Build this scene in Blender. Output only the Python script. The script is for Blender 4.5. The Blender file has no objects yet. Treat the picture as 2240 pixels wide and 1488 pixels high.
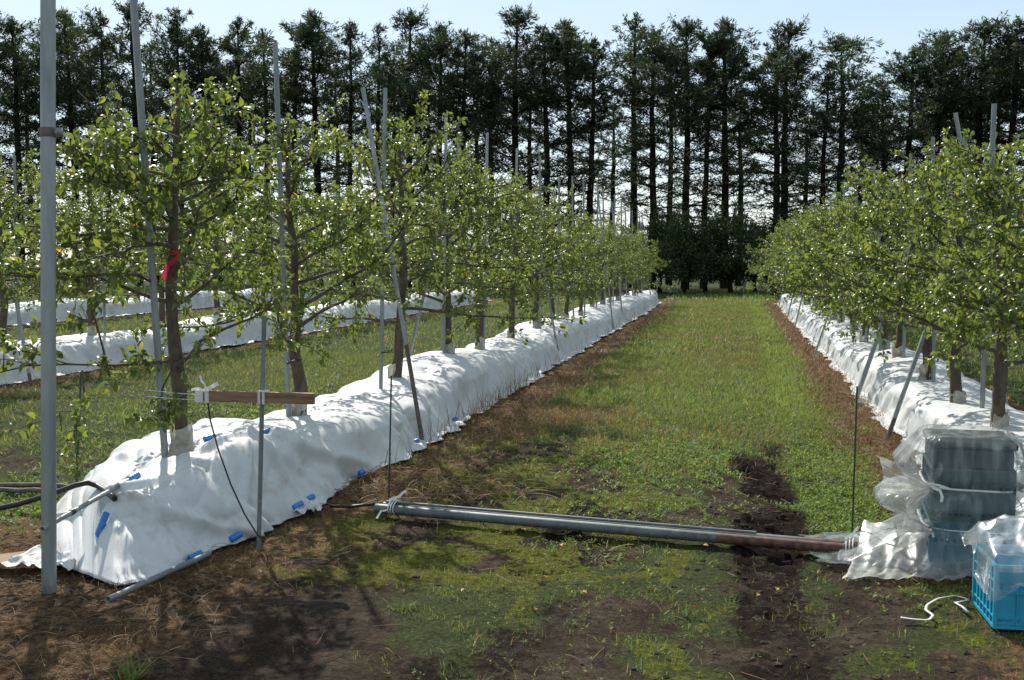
import bpy, math, random
import numpy as np
from mathutils import Vector
rng = np.random.default_rng(7)
random.seed(7)
S = bpy.context.scene
col = S.collection
R = math.radians

# ------------------------------------------------------------ camera
FP = 2400.0; CX, CY = 1120.0, 744.0; H = 1.6
PIT = math.atan(178 / FP); YAW = math.atan(490 / FP * math.cos(PIT))
cd = bpy.data.cameras.new('camera'); cam = bpy.data.objects.new('camera', cd); col.objects.link(cam)
cam.location = (0, 0, H); cam.rotation_euler = (math.pi / 2 - PIT, 0, YAW)
cd.sensor_width = 36; cd.lens = 36 * FP / 2240; cd.clip_end = 3000; cd.clip_start = 0.05
S.camera = cam
rt = np.array([math.cos(YAW), math.sin(YAW), 0])
fw = np.array([-math.sin(YAW) * math.cos(PIT), math.cos(YAW) * math.cos(PIT), -math.sin(PIT)])
up = np.cross(rt, fw)
C0 = np.array([0, 0, H])
def ray(px, py): return rt * (px - CX) + up * (CY - py) + fw * FP
def PZ(px, py, z=0.0):                       # a photo point on a level at height z
    d = ray(px, py); return C0 + d * ((z - H) / d[2])
def PX(px, py, x):
    d = ray(px, py); return C0 + d * (x / d[0])
def PY(px, py, y):
    d = ray(px, py); return C0 + d * (y / d[1])

# ------------------------------------------------------------ light
SUN_EL = R(41); SUNV = np.array([-0.50, 0.866])      # towards the sun (level part)
SUNV = SUNV / np.linalg.norm(SUNV)
w = bpy.data.worlds.new('World'); S.world = w; w.use_nodes = True
nt = w.node_tree; bg = nt.nodes['Background']
sky = nt.nodes.new('ShaderNodeTexSky'); sky.sky_type = 'NISHITA'; sky.sun_disc = False
sky.sun_elevation = SUN_EL; sky.sun_rotation = math.atan2(SUNV[0], SUNV[1])
sky.air_density = 1.0; sky.dust_density = .5; sky.ozone_density = 2.2; sky.altitude = 50
tc = nt.nodes.new('ShaderNodeTexCoord'); mp = nt.nodes.new('ShaderNodeMapping')
mp.inputs['Scale'].default_value = (1.2, 1.2, 7); mp.inputs['Rotation'].default_value = (0.12, 0.05, 0.3)
nz = nt.nodes.new('ShaderNodeTexNoise'); nz.inputs['Scale'].default_value = 2.2; nz.inputs['Detail'].default_value = 8
rp = nt.nodes.new('ShaderNodeValToRGB'); rp.color_ramp.elements[0].position = 0.30; rp.color_ramp.elements[0].color = (.38, .38, .38, 1); rp.color_ramp.elements[1].position = 0.75
rp.color_ramp.elements[1].color = (0.72, 0.72, 0.72, 1)
mx = nt.nodes.new('ShaderNodeMixRGB'); mx.inputs[2].default_value = (6.4, 7.4, 7.9, 1)
nt.links.new(tc.outputs['Generated'], mp.inputs[0]); nt.links.new(mp.outputs[0], nz.inputs['Vector'])
nt.links.new(nz.outputs['Fac'], rp.inputs[0]); nt.links.new(rp.outputs[0], mx.inputs[0])
nt.links.new(sky.outputs[0], mx.inputs[1]); nt.links.new(mx.outputs[0], bg.inputs['Color'])
bg.inputs['Strength'].default_value = 0.105
sl = bpy.data.lights.new('sun', 'SUN'); sl.energy = 4.6; sl.angle = R(0.55); sl.color = (1.0, 0.95, 0.86)
so = bpy.data.objects.new('sun', sl); col.objects.link(so)
so.rotation_euler = Vector((SUNV[0] * math.cos(SUN_EL), SUNV[1] * math.cos(SUN_EL), math.sin(SUN_EL))).to_track_quat('Z', 'Y').to_euler()
so.location = (-8, 12, 14)
S.view_settings.view_transform = 'Standard'; S.view_settings.look = 'None'
S.view_settings.exposure = 0.32; S.view_settings.gamma = 1
S.cycles.max_bounces = 8; S.cycles.transparent_max_bounces = 16

# ------------------------------------------------------------ noise
def _h(ix, iy, s):
    n = (ix.astype(np.int64) * 374761393 + iy.astype(np.int64) * 668265263 + s * 2147483647) & 0xffffffff
    n = ((n ^ (n >> 13)) * 1274126177) & 0xffffffff
    return ((n ^ (n >> 16)) & 0xffff) / 65535.0
def vn(x, y, s=0):
    x = np.asarray(x, float); y = np.asarray(y, float)
    ix = np.floor(x); iy = np.floor(y); fx = x - ix; fy = y - iy
    fx = fx * fx * (3 - 2 * fx); fy = fy * fy * (3 - 2 * fy)
    a = _h(ix, iy, s); b = _h(ix + 1, iy, s); c = _h(ix, iy + 1, s); d = _h(ix + 1, iy + 1, s)
    return (a * (1 - fx) + b * fx) * (1 - fy) + (c * (1 - fx) + d * fx) * fy
def fbm(x, y, s=0, o=4):
    t = 0; a = 0.5; n = 0
    for k in range(o):
        t = t + a * vn(x * 2 ** k + 13.7 * k, y * 2 ** k + 7.3 * k, s + k); n += a; a *= 0.5
    return t / n
def fc_n(x, y, s=0):                            # flat facets meeting in sharp creases
    x = np.asarray(x, float) + 0 * np.asarray(y, float); y = np.asarray(y, float) + 0 * x
    k = (x + y) * .36602540378; u = x + k; v = y + k; iu = np.floor(u); iv = np.floor(v); fu = u - iu; fv = v - iv
    up_ = fu > fv; a = _h(iu, iv, s); c = _h(iu + 1, iv + 1, s); b = np.where(up_, _h(iu + 1, iv, s), _h(iu, iv + 1, s))
    hi = np.maximum(fu, fv); lo = np.minimum(fu, fv); return a * (1 - hi) + b * (hi - lo) + c * lo
def sm(a, b, x):
    t = np.clip((x - a) / (b - a), 0, 1); return t * t * (3 - 2 * t)
def band(x, a, b, e): return sm(a - e, a + e, x) * (1 - sm(b - e, b + e, x))

# ------------------------------------------------------------ materials
MATS = {}
def mat(name, base=(0.5,) * 3, rough=0.6, metal=0.0, spec=0.5, noise=None, bump=None, trans=None, attr=None):
    m = bpy.data.materials.new(name); m.use_nodes = True; t = m.node_tree; N = t.nodes; L = t.links
    b = N['Principled BSDF']; out = N['Material Output']
    b.inputs['Base Color'].default_value = (*base, 1); b.inputs['Roughness'].default_value = rough
    b.inputs['Metallic'].default_value = metal; b.inputs['Specular IOR Level'].default_value = spec
    tcn = N.new('ShaderNodeTexCoord'); csock = None
    if noise:                       # list of (scale, colour, lo, hi, stretch)
        last = None
        for (sc, c2, lo, hi, st) in noise:
            mpn = N.new('ShaderNodeMapping'); mpn.inputs['Scale'].default_value = st
            L.new(tcn.outputs['Object'], mpn.inputs[0])
            n = N.new('ShaderNodeTexNoise'); n.inputs['Scale'].default_value = sc; n.inputs['Detail'].default_value = 6
            n.inputs['Roughness'].default_value = 0.62
            L.new(mpn.outputs[0], n.inputs['Vector'])
            mr = N.new('ShaderNodeMapRange'); mr.inputs[1].default_value = lo; mr.inputs[2].default_value = hi
            L.new(n.outputs['Fac'], mr.inputs[0])
            mm = N.new('ShaderNodeMixRGB'); mm.inputs[2].default_value = (*c2, 1)
            if last: L.new(last, mm.inputs[1])
            else: mm.inputs[1].default_value = (*base, 1)
            L.new(mr.outputs[0], mm.inputs[0]); last = mm.outputs[0]
        L.new(last, b.inputs['Base Color']); csock = last
    if attr:                        # ramp over the per-leaf tint
        a = N.new('ShaderNodeAttribute'); a.attribute_name = 'tint'
        rr = N.new('ShaderNodeValToRGB'); e = rr.color_ramp.elements
        while len(e) < len(attr): e.new(0.5)
        for k, (p, c) in enumerate(attr): e[k].position = p; e[k].color = (*c, 1)
        L.new(a.outputs['Fac'], rr.inputs[0]); L.new(rr.outputs[0], b.inputs['Base Color']); csock = rr.outputs[0]
    if bump:
        last = None
        for (sc, strg, dist, st) in bump:
            mpn = N.new('ShaderNodeMapping'); mpn.inputs['Scale'].default_value = st
            L.new(tcn.outputs['Object'], mpn.inputs[0])
            n = N.new('ShaderNodeTexNoise'); n.inputs['Scale'].default_value = sc; n.inputs['Detail'].default_value = 7
            L.new(mpn.outputs[0], n.inputs['Vector'])
            bb = N.new('ShaderNodeBump'); bb.inputs['Strength'].default_value = strg; bb.inputs['Distance'].default_value = dist
            L.new(n.outputs['Fac'], bb.inputs['Height'])
            if last: L.new(last, bb.inputs['Normal'])
            last = bb.outputs[0]
        L.new(last, b.inputs['Normal'])
    if trans:                       # (factor, colour gain)
        f, g = trans
        tr = N.new('ShaderNodeBsdfTranslucent'); mxs = N.new('ShaderNodeMixShader'); mxs.inputs[0].default_value = f
        if csock:
            gm = N.new('ShaderNodeMixRGB'); gm.blend_type = 'MULTIPLY'; gm.inputs[0].default_value = 1; gm.inputs[2].default_value = (*g, 1)
            L.new(csock, gm.inputs[1]); L.new(gm.outputs[0], tr.inputs['Color'])
        else: tr.inputs['Color'].default_value = (*[min(1, base[i] * g[i]) for i in range(3)], 1)
        L.new(b.outputs[0], mxs.inputs[1]); L.new(tr.outputs[0], mxs.inputs[2]); L.new(mxs.outputs[0], out.inputs['Surface'])
    MATS[name] = m
    return m
U1 = (1, 1, 1)
M_leaf = mat('apple_leaf', (.05, .09, .02), 0.34, spec=0.5, trans=(0.50, (2.25, 2.1, 1.25)),
             attr=[(0, (.052, .085, .026)), (.35, (.085, .122, .034)), (.7, (.125, .158, .042)), (.93, (.17, .19, .04)), (.97, (.42, .22, .02)), (1, (.45, .18, .02))])
M_bark = mat('apple_bark', (.115, .082, .056), 0.8, noise=[(30, (.05, .038, .026), .4, .65, (1, 1, .35)), (6, (.14, .13, .075), .5, .7, U1)], bump=[(60, .6, .01, (1, 1, .3))])
M_guard = mat('trunk_guard', (.50, .48, .42), 0.5, noise=[(14, (.24, .19, .13), .45, .75, U1)], trans=(.25, U1), bump=[(25, .5, .01, U1)])
M_larch = mat('larch_needles', (.012, .028, .012), 0.6, spec=.3, trans=(0.36, (1.8, 1.8, 1.1)),
              attr=[(0, (.026, .048, .030)), (.6, (.042, .066, .034)), (.9, (.07, .070, .032)), (1, (.095, .068, .03))])
M_lbark = mat('larch_bark', (.022, .017, .014), 0.95, spec=.1, noise=[(4, (.010, .008, .007), .4, .7, (1, 1, .3))])
M_bush = mat('dark_leaf', (.02, .05, .02), 0.35, spec=.5, trans=(0.42, (2.0, 2.0, 1.0)),
             attr=[(0, (.022, .045, .018)), (.6, (.045, .080, .025)), (.9, (.10, .145, .04)), (1, (.16, .20, .06))])
M_steel = mat('galvanised_steel', (.34, .36, .355), 0.48, metal=.4, noise=[(9, (.14, .165, .17), .35, .7, (1, 1, .15)), (50, (.33, .37, .37), .5, .8, (1, 1, .1))], bump=[(120, .12, .002, (1, 1, .1))])
M_dull = mat('weathered_pipe', (.22, .245, .25), 0.6, metal=.3, noise=[(7, (.13, .14, .14), .35, .7, (1, .3, 1)), (28, (.33, .35, .35), .55, .8, (1, .4, 1))])
M_rust = mat('rusty_steel', (.13, .055, .03), 0.85, noise=[(20, (.05, .028, .02), .35, .7, U1), (40, (.24, .12, .07), .6, .8, U1)], bump=[(90, .4, .004, U1)])
M_rust2 = mat('brown_steel', (.10, .075, .06), 0.75, noise=[(20, (.16, .14, .13), .4, .7, U1), (11, (.06, .04, .03), .55, .8, U1)])
M_cover = mat('white_cover', (.66, .68, .68), 0.55, spec=.3, trans=(.10, (1, 1, .97)),
              noise=[(2.1, (.60, .615, .61), .45, .8, U1), (4.5, (.40, .36, .30), .55, .80, (1, 1, 1.6)), (24, (.58, .56, .52), .52, .78, U1)],
              bump=[(26, .16, .005, (1.6, .7, 1)), (400, .12, .001, U1)])
M_blue = mat('blue_clip', (.012, .19, .52), 0.32, spec=.6, bump=[(90, .25, .003, U1)])
M_wood = mat('plank_wood', (.27, .165, .09), 0.7, noise=[(16, (.085, .045, .025), .42, .68, (.25, 3, 3)), (60, (.27, .17, .095), .5, .8, (.1, 2, 2))], bump=[(40, .3, .003, (.2, 2, 2))])
M_tie = mat('white_string', (.78, .78, .76), 0.5, trans=(.2, U1))
M_black = mat('black_rubber', (.012, .014, .014), 0.45)
M_green = mat('green_stake', (.018, .05, .03), 0.4, noise=[(60, (.05, .075, .05), .5, .7, U1)])
M_pink = mat('pink_ribbon', (.62, .035, .085), 0.45, trans=(.35, (1.1, 1.5, 1.5)))
M_card = mat('cardboard', (.30, .20, .12), 0.85, noise=[(20, (.22, .14, .08), .4, .7, U1)])
M_wire = mat('wire', (.25, .25, .25), 0.5, metal=.6)
M_bluecrate = mat('blue_plastic', (.035, .37, .54), 0.38, spec=.5, noise=[(9, (.022, .29, .45), .4, .75, U1), (30, (.10, .36, .48), .62, .8, U1)], trans=(.12, (1.4, 1.4, 1.3)))
M_shadeblue = mat('shaded_blue_plastic', (.02, .15, .21), 0.5, noise=[(12, (.012, .09, .13), .4, .7, U1)])  # crate blue darkened: shade at the stack base put into the colour
M_navy = mat('navy_plastic', (.003, .014, .022), 0.45, noise=[(30, (.012, .028, .045), .5, .8, U1)])
M_gcrate = mat('teal_plastic', (.022, .055, .055), 0.45, noise=[(14, (.02, .05, .055), .4, .7, U1)])
M_apple = mat('apple_skin', (.28, .035, .03), 0.35, noise=[(9, (.30, .20, .05), .5, .8, U1)])
M_clod = mat('soil_clod', (.030, .021, .014), 0.95, noise=[(20, (.05, .038, .028), .45, .7, U1)], bump=[(30, .8, .01, U1)])
M_fall = mat('fallen_leaf', (.5, .22, .03), 0.6, trans=(.3, (1.2, 1.2, 1)), attr=[(0, (.12, .05, .025)), (.5, (.5, .20, .03)), (.8, (.55, .36, .07)), (1, (.32, .05, .03))])
M_grass = mat('grass', (.06, .1, .02), 0.48, spec=.5, trans=(0.45, (2.1, 2.0, 1.4)),
              attr=[(0, (.26, .17, .09)), (.14, (.18, .125, .06)), (.28, (.115, .115, .055)), (.5, (.088, .125, .042)), (.8, (.120, .165, .045)), (1, (.18, .225, .06))])
M_straw = mat('straw', (.3, .2, .1), 0.65, spec=.3, trans=(0.2, (1.2, 1.1, 1)),
              attr=[(0, (.085, .05, .027)), (.4, (.22, .125, .058)), (.75, (.36, .23, .115)), (1, (.50, .38, .23))])
M_weed = mat('weed_leaf', (.09, .17, .035), 0.62, spec=.2, trans=(0.42, (1.9, 1.9, 1.2)),
             attr=[(0, (.08, .12, .035)), (.6, (.15, .215, .055)), (1, (.24, .31, .09))])
def pipe_mat(name, edge):
    m = mat(name, (.16, .18, .185), .55, metal=.3, noise=[(7, (.09, .10, .10), .35, .7, (1, .3, 1)), (28, (.26, .28, .28), .55, .8, (1, .4, 1))])
    t = m.node_tree; N = t.nodes; L = t.links; b = N['Principled BSDF']; src = b.inputs['Base Color'].links[0].from_socket
    a = N.new('ShaderNodeAttribute'); a.attribute_name = 'tint'; tcn = N.new('ShaderNodeTexCoord'); n = N.new('ShaderNodeTexNoise'); n.inputs['Scale'].default_value = 9; n.inputs['Detail'].default_value = 8; n.inputs['Roughness'].default_value = .7
    L.new(tcn.outputs['Object'], n.inputs['Vector']); md = N.new('ShaderNodeMath'); md.operation = 'MULTIPLY_ADD'; md.inputs[1].default_value = .30; L.new(n.outputs['Fac'], md.inputs[0]); L.new(a.outputs['Fac'], md.inputs[2])
    mr = N.new('ShaderNodeMapRange'); mr.inputs[1].default_value = edge + .10; mr.inputs[2].default_value = edge + .20; L.new(md.outputs[0], mr.inputs[0])
    n2 = N.new('ShaderNodeTexNoise'); n2.inputs['Scale'].default_value = 30; n2.inputs['Detail'].default_value = 6; L.new(tcn.outputs['Object'], n2.inputs['Vector'])
    rr = N.new('ShaderNodeValToRGB'); e = rr.color_ramp.elements; e[0].position = .35; e[0].color = (.035, .02, .015, 1); e[1].position = .7; e[1].color = (.17, .075, .04, 1); L.new(n2.outputs['Fac'], rr.inputs[0])
    mx = N.new('ShaderNodeMixRGB'); L.new(mr.outputs[0], mx.inputs[0]); L.new(src, mx.inputs[1]); L.new(rr.outputs[0], mx.inputs[2]); L.new(mx.outputs[0], b.inputs['Base Color'])
    mt = N.new('ShaderNodeMapRange'); mt.inputs[3].default_value = .3; mt.inputs[4].default_value = 0; L.new(mr.outputs[0], mt.inputs[0]); L.new(mt.outputs[0], b.inputs['Metallic']); return m
M_pr1 = pipe_mat('pipe_half_rusted', .70); M_pr2 = pipe_mat('pipe_end_rusted', .88)
# clear film: partly see-through, glossy, a little milky
def film(name, milky, tint=(.93, .95, .96), gloss=False):
    m = bpy.data.materials.new(name); m.use_nodes = True; t = m.node_tree; N = t.nodes; L = t.links
    for n in list(N): N.remove(n)
    out = N.new('ShaderNodeOutputMaterial'); tr = N.new('ShaderNodeBsdfTransparent'); tr.inputs[0].default_value = (.97, .98, .98, 1)
    gl = N.new('ShaderNodeBsdfGlossy'); gl.inputs['Roughness'].default_value = .26; gl.inputs[0].default_value = (.62, .64, .66, 1)
    df = N.new('ShaderNodeBsdfDiffuse'); df.inputs[0].default_value = (*tint, 1)
    tl = N.new('ShaderNodeBsdfTranslucent'); tl.inputs[0].default_value = (*tint, 1)
    fr = N.new('ShaderNodeFresnel'); fr.inputs[0].default_value = 1.5
    tcn = N.new('ShaderNodeTexCoord'); n1 = N.new('ShaderNodeTexNoise'); n1.inputs['Scale'].default_value = 11; n1.inputs['Detail'].default_value = 3; n1.inputs['Distortion'].default_value = .6
    bp = N.new('ShaderNodeBump'); bp.inputs['Strength'].default_value = .35; bp.inputs['Distance'].default_value = .012
    L.new(tcn.outputs['Object'], n1.inputs['Vector']); L.new(n1.outputs['Fac'], bp.inputs['Height'])
    for n in (gl, df, tl, fr): L.new(bp.outputs[0], n.inputs['Normal'])
    mp_ = N.new('ShaderNodeMapping'); mp_.inputs['Scale'].default_value = (1, 1, .16); L.new(tcn.outputs['Object'], mp_.inputs[0])
    n2 = N.new('ShaderNodeTexNoise'); n2.inputs['Scale'].default_value = 16; n2.inputs['Detail'].default_value = 5; n2.inputs['Distortion'].default_value = .3; L.new(mp_.outputs[0], n2.inputs['Vector'])
    mr = N.new('ShaderNodeMapRange'); mr.inputs[1].default_value = .40; mr.inputs[2].default_value = .68
    mr.inputs[3].default_value = milky * .6; mr.inputs[4].default_value = min(.85, milky * 2.0); L.new(n2.outputs['Fac'], mr.inputs[0])
    m1 = N.new('ShaderNodeMixShader'); m1.inputs[0].default_value = .5; L.new(df.outputs[0], m1.inputs[1]); L.new(tl.outputs[0], m1.inputs[2])
    m2 = N.new('ShaderNodeMixShader'); L.new(mr.outputs[0], m2.inputs[0]); L.new(tr.outputs[0], m2.inputs[1]); L.new(m1.outputs[0], m2.inputs[2])
    m3 = N.new('ShaderNodeMixShader'); fm = N.new('ShaderNodeMath'); fm.operation = 'MULTIPLY'; fm.inputs[1].default_value = .55; L.new(fr.outputs[0], fm.inputs[0]); L.new(fm.outputs[0], m3.inputs[0]); L.new(m2.outputs[0], m3.inputs[1]); L.new(gl.outputs[0], m3.inputs[2])
    L.new(m3.outputs[0], out.inputs['Surface'])
    if gloss: gl.inputs['Roughness'].default_value = .42; gl.inputs[0].default_value = (.45, .45, .44, 1)
    return m
M_film = film('clear_film', .19, (.84, .92, .92)); M_film2 = film('thick_clear_film', .44, (.90, .88, .82), True)

# ------------------------------------------------------------ mesh helpers
class MB:
    def __init__(s): s.v = []; s.f = []; s.n = 0; s.t = []
    def add(s, V, *Fs, tint=None):
        V = np.asarray(V, float).reshape(-1, 3)
        for F in Fs:
            F = np.asarray(F, np.int64)
            if len(F): s.f.append(F + s.n)
        s.v.append(V); s.n += len(V)
        s.t.append(np.full(len(V), .5) if tint is None else np.broadcast_to(np.asarray(tint, float), (len(V),)).copy())
    def mesh(s, name, m, smooth=True):
        me = bpy.data.meshes.new(name)
        V = np.concatenate(s.v).astype(np.float32)
        sizes = np.concatenate([np.full(len(f), f.shape[1], np.int32) for f in s.f])
        loops = np.concatenate([f.ravel() for f in s.f]).astype(np.int32)
        st = np.concatenate([[0], np.cumsum(sizes)[:-1]]).astype(np.int32)
        me.vertices.add(len(V)); me.vertices.foreach_set('co', V.ravel())
        me.loops.add(len(loops)); me.loops.foreach_set('vertex_index', loops)
        me.polygons.add(len(sizes)); me.polygons.foreach_set('loop_start', st); me.polygons.foreach_set('loop_total', sizes)
        me.polygons.foreach_set('use_smooth', np.full(len(sizes), smooth))
        a = me.attributes.new('tint', 'FLOAT', 'POINT'); a.data.foreach_set('value', np.concatenate(s.t).astype(np.float32))
        me.update(calc_edges=True); me.validate()
        me.materials.append(m)
        return me
    def build(s, name, m, parent=None, smooth=True, loc=(0, 0, 0)):
        o = bpy.data.objects.new(name, s.mesh(name, m, smooth)); col.objects.link(o); o.location = loc
        if parent: o.parent = parent
        return o
    def tube(s, pts, rad, k=8, cap=True, hollow=False):
        P = np.asarray(pts, float); n = len(P)
        rad = np.broadcast_to(np.asarray(rad, float), (n,))
        T = np.gradient(P, axis=0); T /= np.linalg.norm(T, axis=1)[:, None] + 1e-9
        ref = np.array([0, 0, 1.]) if abs(T[0][2]) < .9 else np.array([1., 0, 0])
        A = np.cross(T, ref); A /= np.linalg.norm(A, axis=1)[:, None] + 1e-9
        for i in range(1, n):
            a = A[i - 1] - T[i] * np.dot(A[i - 1], T[i]); A[i] = a / (np.linalg.norm(a) + 1e-9)
        B = np.cross(T, A); th = np.arange(k) * 2 * math.pi / k
        V = P[:, None] + rad[:, None, None] * (np.cos(th)[None, :, None] * A[:, None] + np.sin(th)[None, :, None] * B[:, None])
        i = np.arange(n - 1)[:, None] * k; j = np.arange(k)[None]; j2 = (j + 1) % k
        F = np.stack([i + j, i + j2, i + k + j2, i + k + j], -1).reshape(-1, 4)
        s.add(V, F)
        if cap:
            if hollow:                         # open pipe mouths with a wall
                for e, sgn in ((0, 1), (n - 1, -1)):
                    V1 = V[e]; V2 = P[e] + (V1 - P[e]) * .78; V3 = V2 + T[e] * sgn * rad[e] * 3
                    jj = np.arange(k); j2 = (jj + 1) % k
                    s.add(np.concatenate([V1, V2, V3]), np.stack([jj, jj + k, j2 + k, j2], -1), np.stack([jj + k, jj + 2 * k, j2 + 2 * k, j2 + k], -1))
            else:
                for e in (0, n - 1):
                    jj = np.arange(k)
                    s.add(np.concatenate([V[e], P[e][None]]), np.stack([jj, (jj + 1) % k, np.full(k, k)], -1))
        return s
    def box(s, a, b, M=None):
        x0, y0, z0 = a; x1, y1, z1 = b
        V = np.array([[x0, y0, z0], [x1, y0, z0], [x1, y1, z0], [x0, y1, z0], [x0, y0, z1], [x1, y0, z1], [x1, y1, z1], [x0, y1, z1]], float)
        if M is not None: V = V @ M[0].T + M[1]
        s.add(V, [[0, 3, 2, 1], [4, 5, 6, 7], [0, 1, 5, 4], [1, 2, 6, 5], [2, 3, 7, 6], [3, 0, 4, 7]]); return s
    def grid(s, G, close=False, tint=None):
        n, m = G.shape[:2]; mm = m if close else m - 1
        i = np.arange(n - 1)[:, None] * m; j = np.arange(mm)[None]; j2 = (j + 1) % m
        s.add(G.reshape(-1, 3), np.stack([i + j, i + j2, i + m + j2, i + m + j], -1).reshape(-1, 4), tint=tint); return s

def tag(o, label=None, cat=None, group=None, kind=None):
    if label: o['label'] = label
    if cat: o['category'] = cat
    if group: o['group'] = group
    if kind: o['kind'] = kind
    return o
def empty(name, loc=(0, 0, 0), rz=0):
    o = bpy.data.objects.new(name, None); col.objects.link(o); o.location = loc; o.rotation_euler = (0, 0, rz); o.empty_display_size = .1
    return o
def copy_tree(o, parent=None):
    c = o.copy(); col.objects.link(c); c.parent = parent
    for ch in [x for x in list(col.objects) if x.parent == o]: copy_tree(ch, c)
    return c
ORD = ['first', 'second', 'third', 'fourth', 'fifth', 'sixth', 'seventh', 'eighth', 'ninth', 'tenth', 'eleventh', 'twelfth', 'thirteenth', 'fourteenth', 'fifteenth', 'sixteenth', 'seventeenth', 'eighteenth', 'nineteenth', 'twentieth', 'twenty-first', 'twenty-second', 'twenty-third', 'twenty-fourth', 'twenty-fifth', 'twenty-sixth', 'twenty-seventh', 'twenty-eighth', 'twenty-ninth', 'thirtieth', 'thirty-first', 'thirty-second', 'thirty-third', 'thirty-fourth', 'thirty-fifth', 'thirty-sixth', 'thirty-seventh', 'thirty-eighth', 'thirty-ninth', 'fortieth']
def wob(a, b, n, amp, seed):
    a = np.asarray(a, float); b = np.asarray(b, float); t = np.linspace(0, 1, n)[:, None]
    r = np.random.default_rng(seed); P = a + (b - a) * t
    return P + np.cumsum(r.normal(0, amp, (n, 3)), 0) * np.sin(t * math.pi)

# ------------------------------------------------------------ where what grows (world x, y)
X1, XR, X2, X3 = -3.30, 2.02, -9.75, -17.6          # row centres
def beds(x):      # distance outside the covered beds
    return np.min([np.abs(x - X1) - .62, np.abs(x - XR) - .52, np.abs(x - X2) - .62, np.abs(x - X3) - .62], axis=0)
def f_masks(x, y):
    n1 = fbm(x * .9, y * .9, 11); n2 = fbm(x * 3.1, y * 2.2, 23); n3 = fbm(x * .35, y * .35, 31)
    lane = band(x, -2.0, 1.02, .22)
    far = sm(8.4, 10.8, y + (n1 - .5) * 4.0 - .9 * np.exp(-((x - .95) / .5) ** 2) * 2 )
    left = sm(6.6, 9.5, y + (n1 - .5) * 4) * (x < -3.9)
    left = left * (1 - .85 * (1 - sm(11.5, 14.5, y)) * sm(.44, .56, n2 * .6 + n1 * .4))
    grass = np.maximum(lane * far, left * band(x, -60, -4.3, .25))
    grass = np.maximum(grass, sm(2.7, 3.0, x) * sm(7, 10, y))
    d = beds(x)
    edge = (1 - sm(.2, .85, d + (n2 - .5) * .9)) * sm(0, 9.5, y + (n1 - .5) * 2)
    edge = edge * (y < 41.5)
    hay = (1 - sm(4.6, 5.35, y + (n1 - .5) * 1.2)) * (1 - sm(-3.0, -2.15, x + (n1 - .5) * 1.4)) * (.35 + .65 * sm(.35, .6, n2))
    straw = np.clip(np.maximum(edge * sm(.25, .55, n2 + .12) * .95, hay), 0, 1)
    brownp = band(x, -2.5, -1.2, .3) * band(y, 9, 15, 1.5) * sm(.42, .6, n1)
    straw = np.maximum(straw, brownp * .8)
    grass = np.maximum(grass * (1 - straw * .85), (y > 41.5) * 1.0)
    moss = sm(.40, .55, n2 * .6 + n1 * .4) * (1 - far) * sm(-3.2, -2.6, x) * (1 - sm(-1.2, -.1, x + (n1 - .5) * 2.2)) * sm(4.7, 5.6, y)
    moss = np.maximum(moss, band(x, .62, 1.5, .15) * band(y, 5.6, 13, .8) * sm(.36, .6, n2) * .95)
    moss = np.maximum(moss, .5 * sm(.56, .70, n2) * (1 - far) * (x > -1))
    moss = moss * (1 - straw * .6)
    rutA = np.clip(1.5 * np.exp(-(((x - .21 - .03 * np.sin(y * 2) + .05 * (n2 - .5)) / .19) ** 2)), 0, 1) * band(y, 2.0, 10, .5) * (.30 + .70 * sm(.36, .56, n2)) * (1 - .35 * sm(8, 9.5, y)) * (1 - .35 * (1 - sm(5.4, 6, y)))
    rutB = np.exp(-(((x + 1.0 - .05 * np.sin(y * 1.3)) / .26) ** 2)) * band(y, 3.0, 7.6, .6) * .6
    rutC = np.exp(-(((x + 5.6) / .5) ** 2)) * band(y, 8, 13, 1) * .9
    rutC = np.maximum(rutC, np.exp(-(((x + 7.4) / .35) ** 2)) * band(y, 9, 14, 1) * .7)
    rut = np.maximum(np.maximum(rutA, rutB), rutC)
    moss = moss * (1 - np.clip(rutA * 1.2, 0, 1))
    thin = (1 - far) * band(x, -1.6, 1.4, .3) * sm(.42, .60, n1 * .4 + n2 * .6) * (1 - rutA)
    thin = np.maximum(thin, (1 - left) * (x < -4) * sm(.42, .55, n1))
    lime = band(x, .45, 1.0, .1) * sm(8.5, 13, y)
    return dict(grass=grass * (1 - np.clip(rutA * 1.3, 0, 1) * .97), straw=straw, moss=moss, rut=rut, rutA=rutA, thin=thin, lime=lime, far=far)

# ------------------------------------------------------------ ground
def axis(*seg):
    out = []
    for a, b, st in seg: out.append(np.arange(a, b, st))
    return np.concatenate(out + [[seg[-1][1]]])
gx = axis((-900, -60, 60), (-60, -20, 2), (-20, -5, .22), (-5, 3, .035), (3, 10, .3), (10, 60, 4), (60, 900, 60))
gy = axis((-200, 0, 20), (0, 3, .3), (3, 10.5, .035), (10.5, 20, .12), (20, 45, .4), (45, 100, 3), (100, 1500, 70))
GX, GY = np.meshgrid(gx, gy, indexing='ij')
mk = f_masks(GX, GY)
near = band(GX, -24, 12, 1) * (1 - sm(60, 90, GY))
GZ = (fbm(GX * 1.2, GY * 1.2, 3) - .5) * .05 + (fbm(GX * 17, GY * 17, 55, 2) - .5) * .016 * (1 - sm(9, 11, GY)) * band(GX, -5, 3, .3) + (fbm(GX * 7, GY * 7, 5) - .5) * .022 * (1 - sm(9, 14, GY))
GZ = GZ + (fbm(GX * 4, GY * 4, 15) - .5) * .05 * np.maximum(mk['rut'], mk['thin'] * .3)
tread = np.sin(GY * 42 + np.abs(GX - .2) * 14) * .028 * sm(.3, .8, mk['rutA'])
clod = np.maximum(0, fbm(GX * 11, GY * 11, 77, 3) - .52) * .12 * sm(.15, .6, mk['rut'])
GZ = GZ - .030 * np.maximum(mk['rutA'], 0) + tread * sm(5.2, 6.1, GY) + clod - .012
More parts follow.
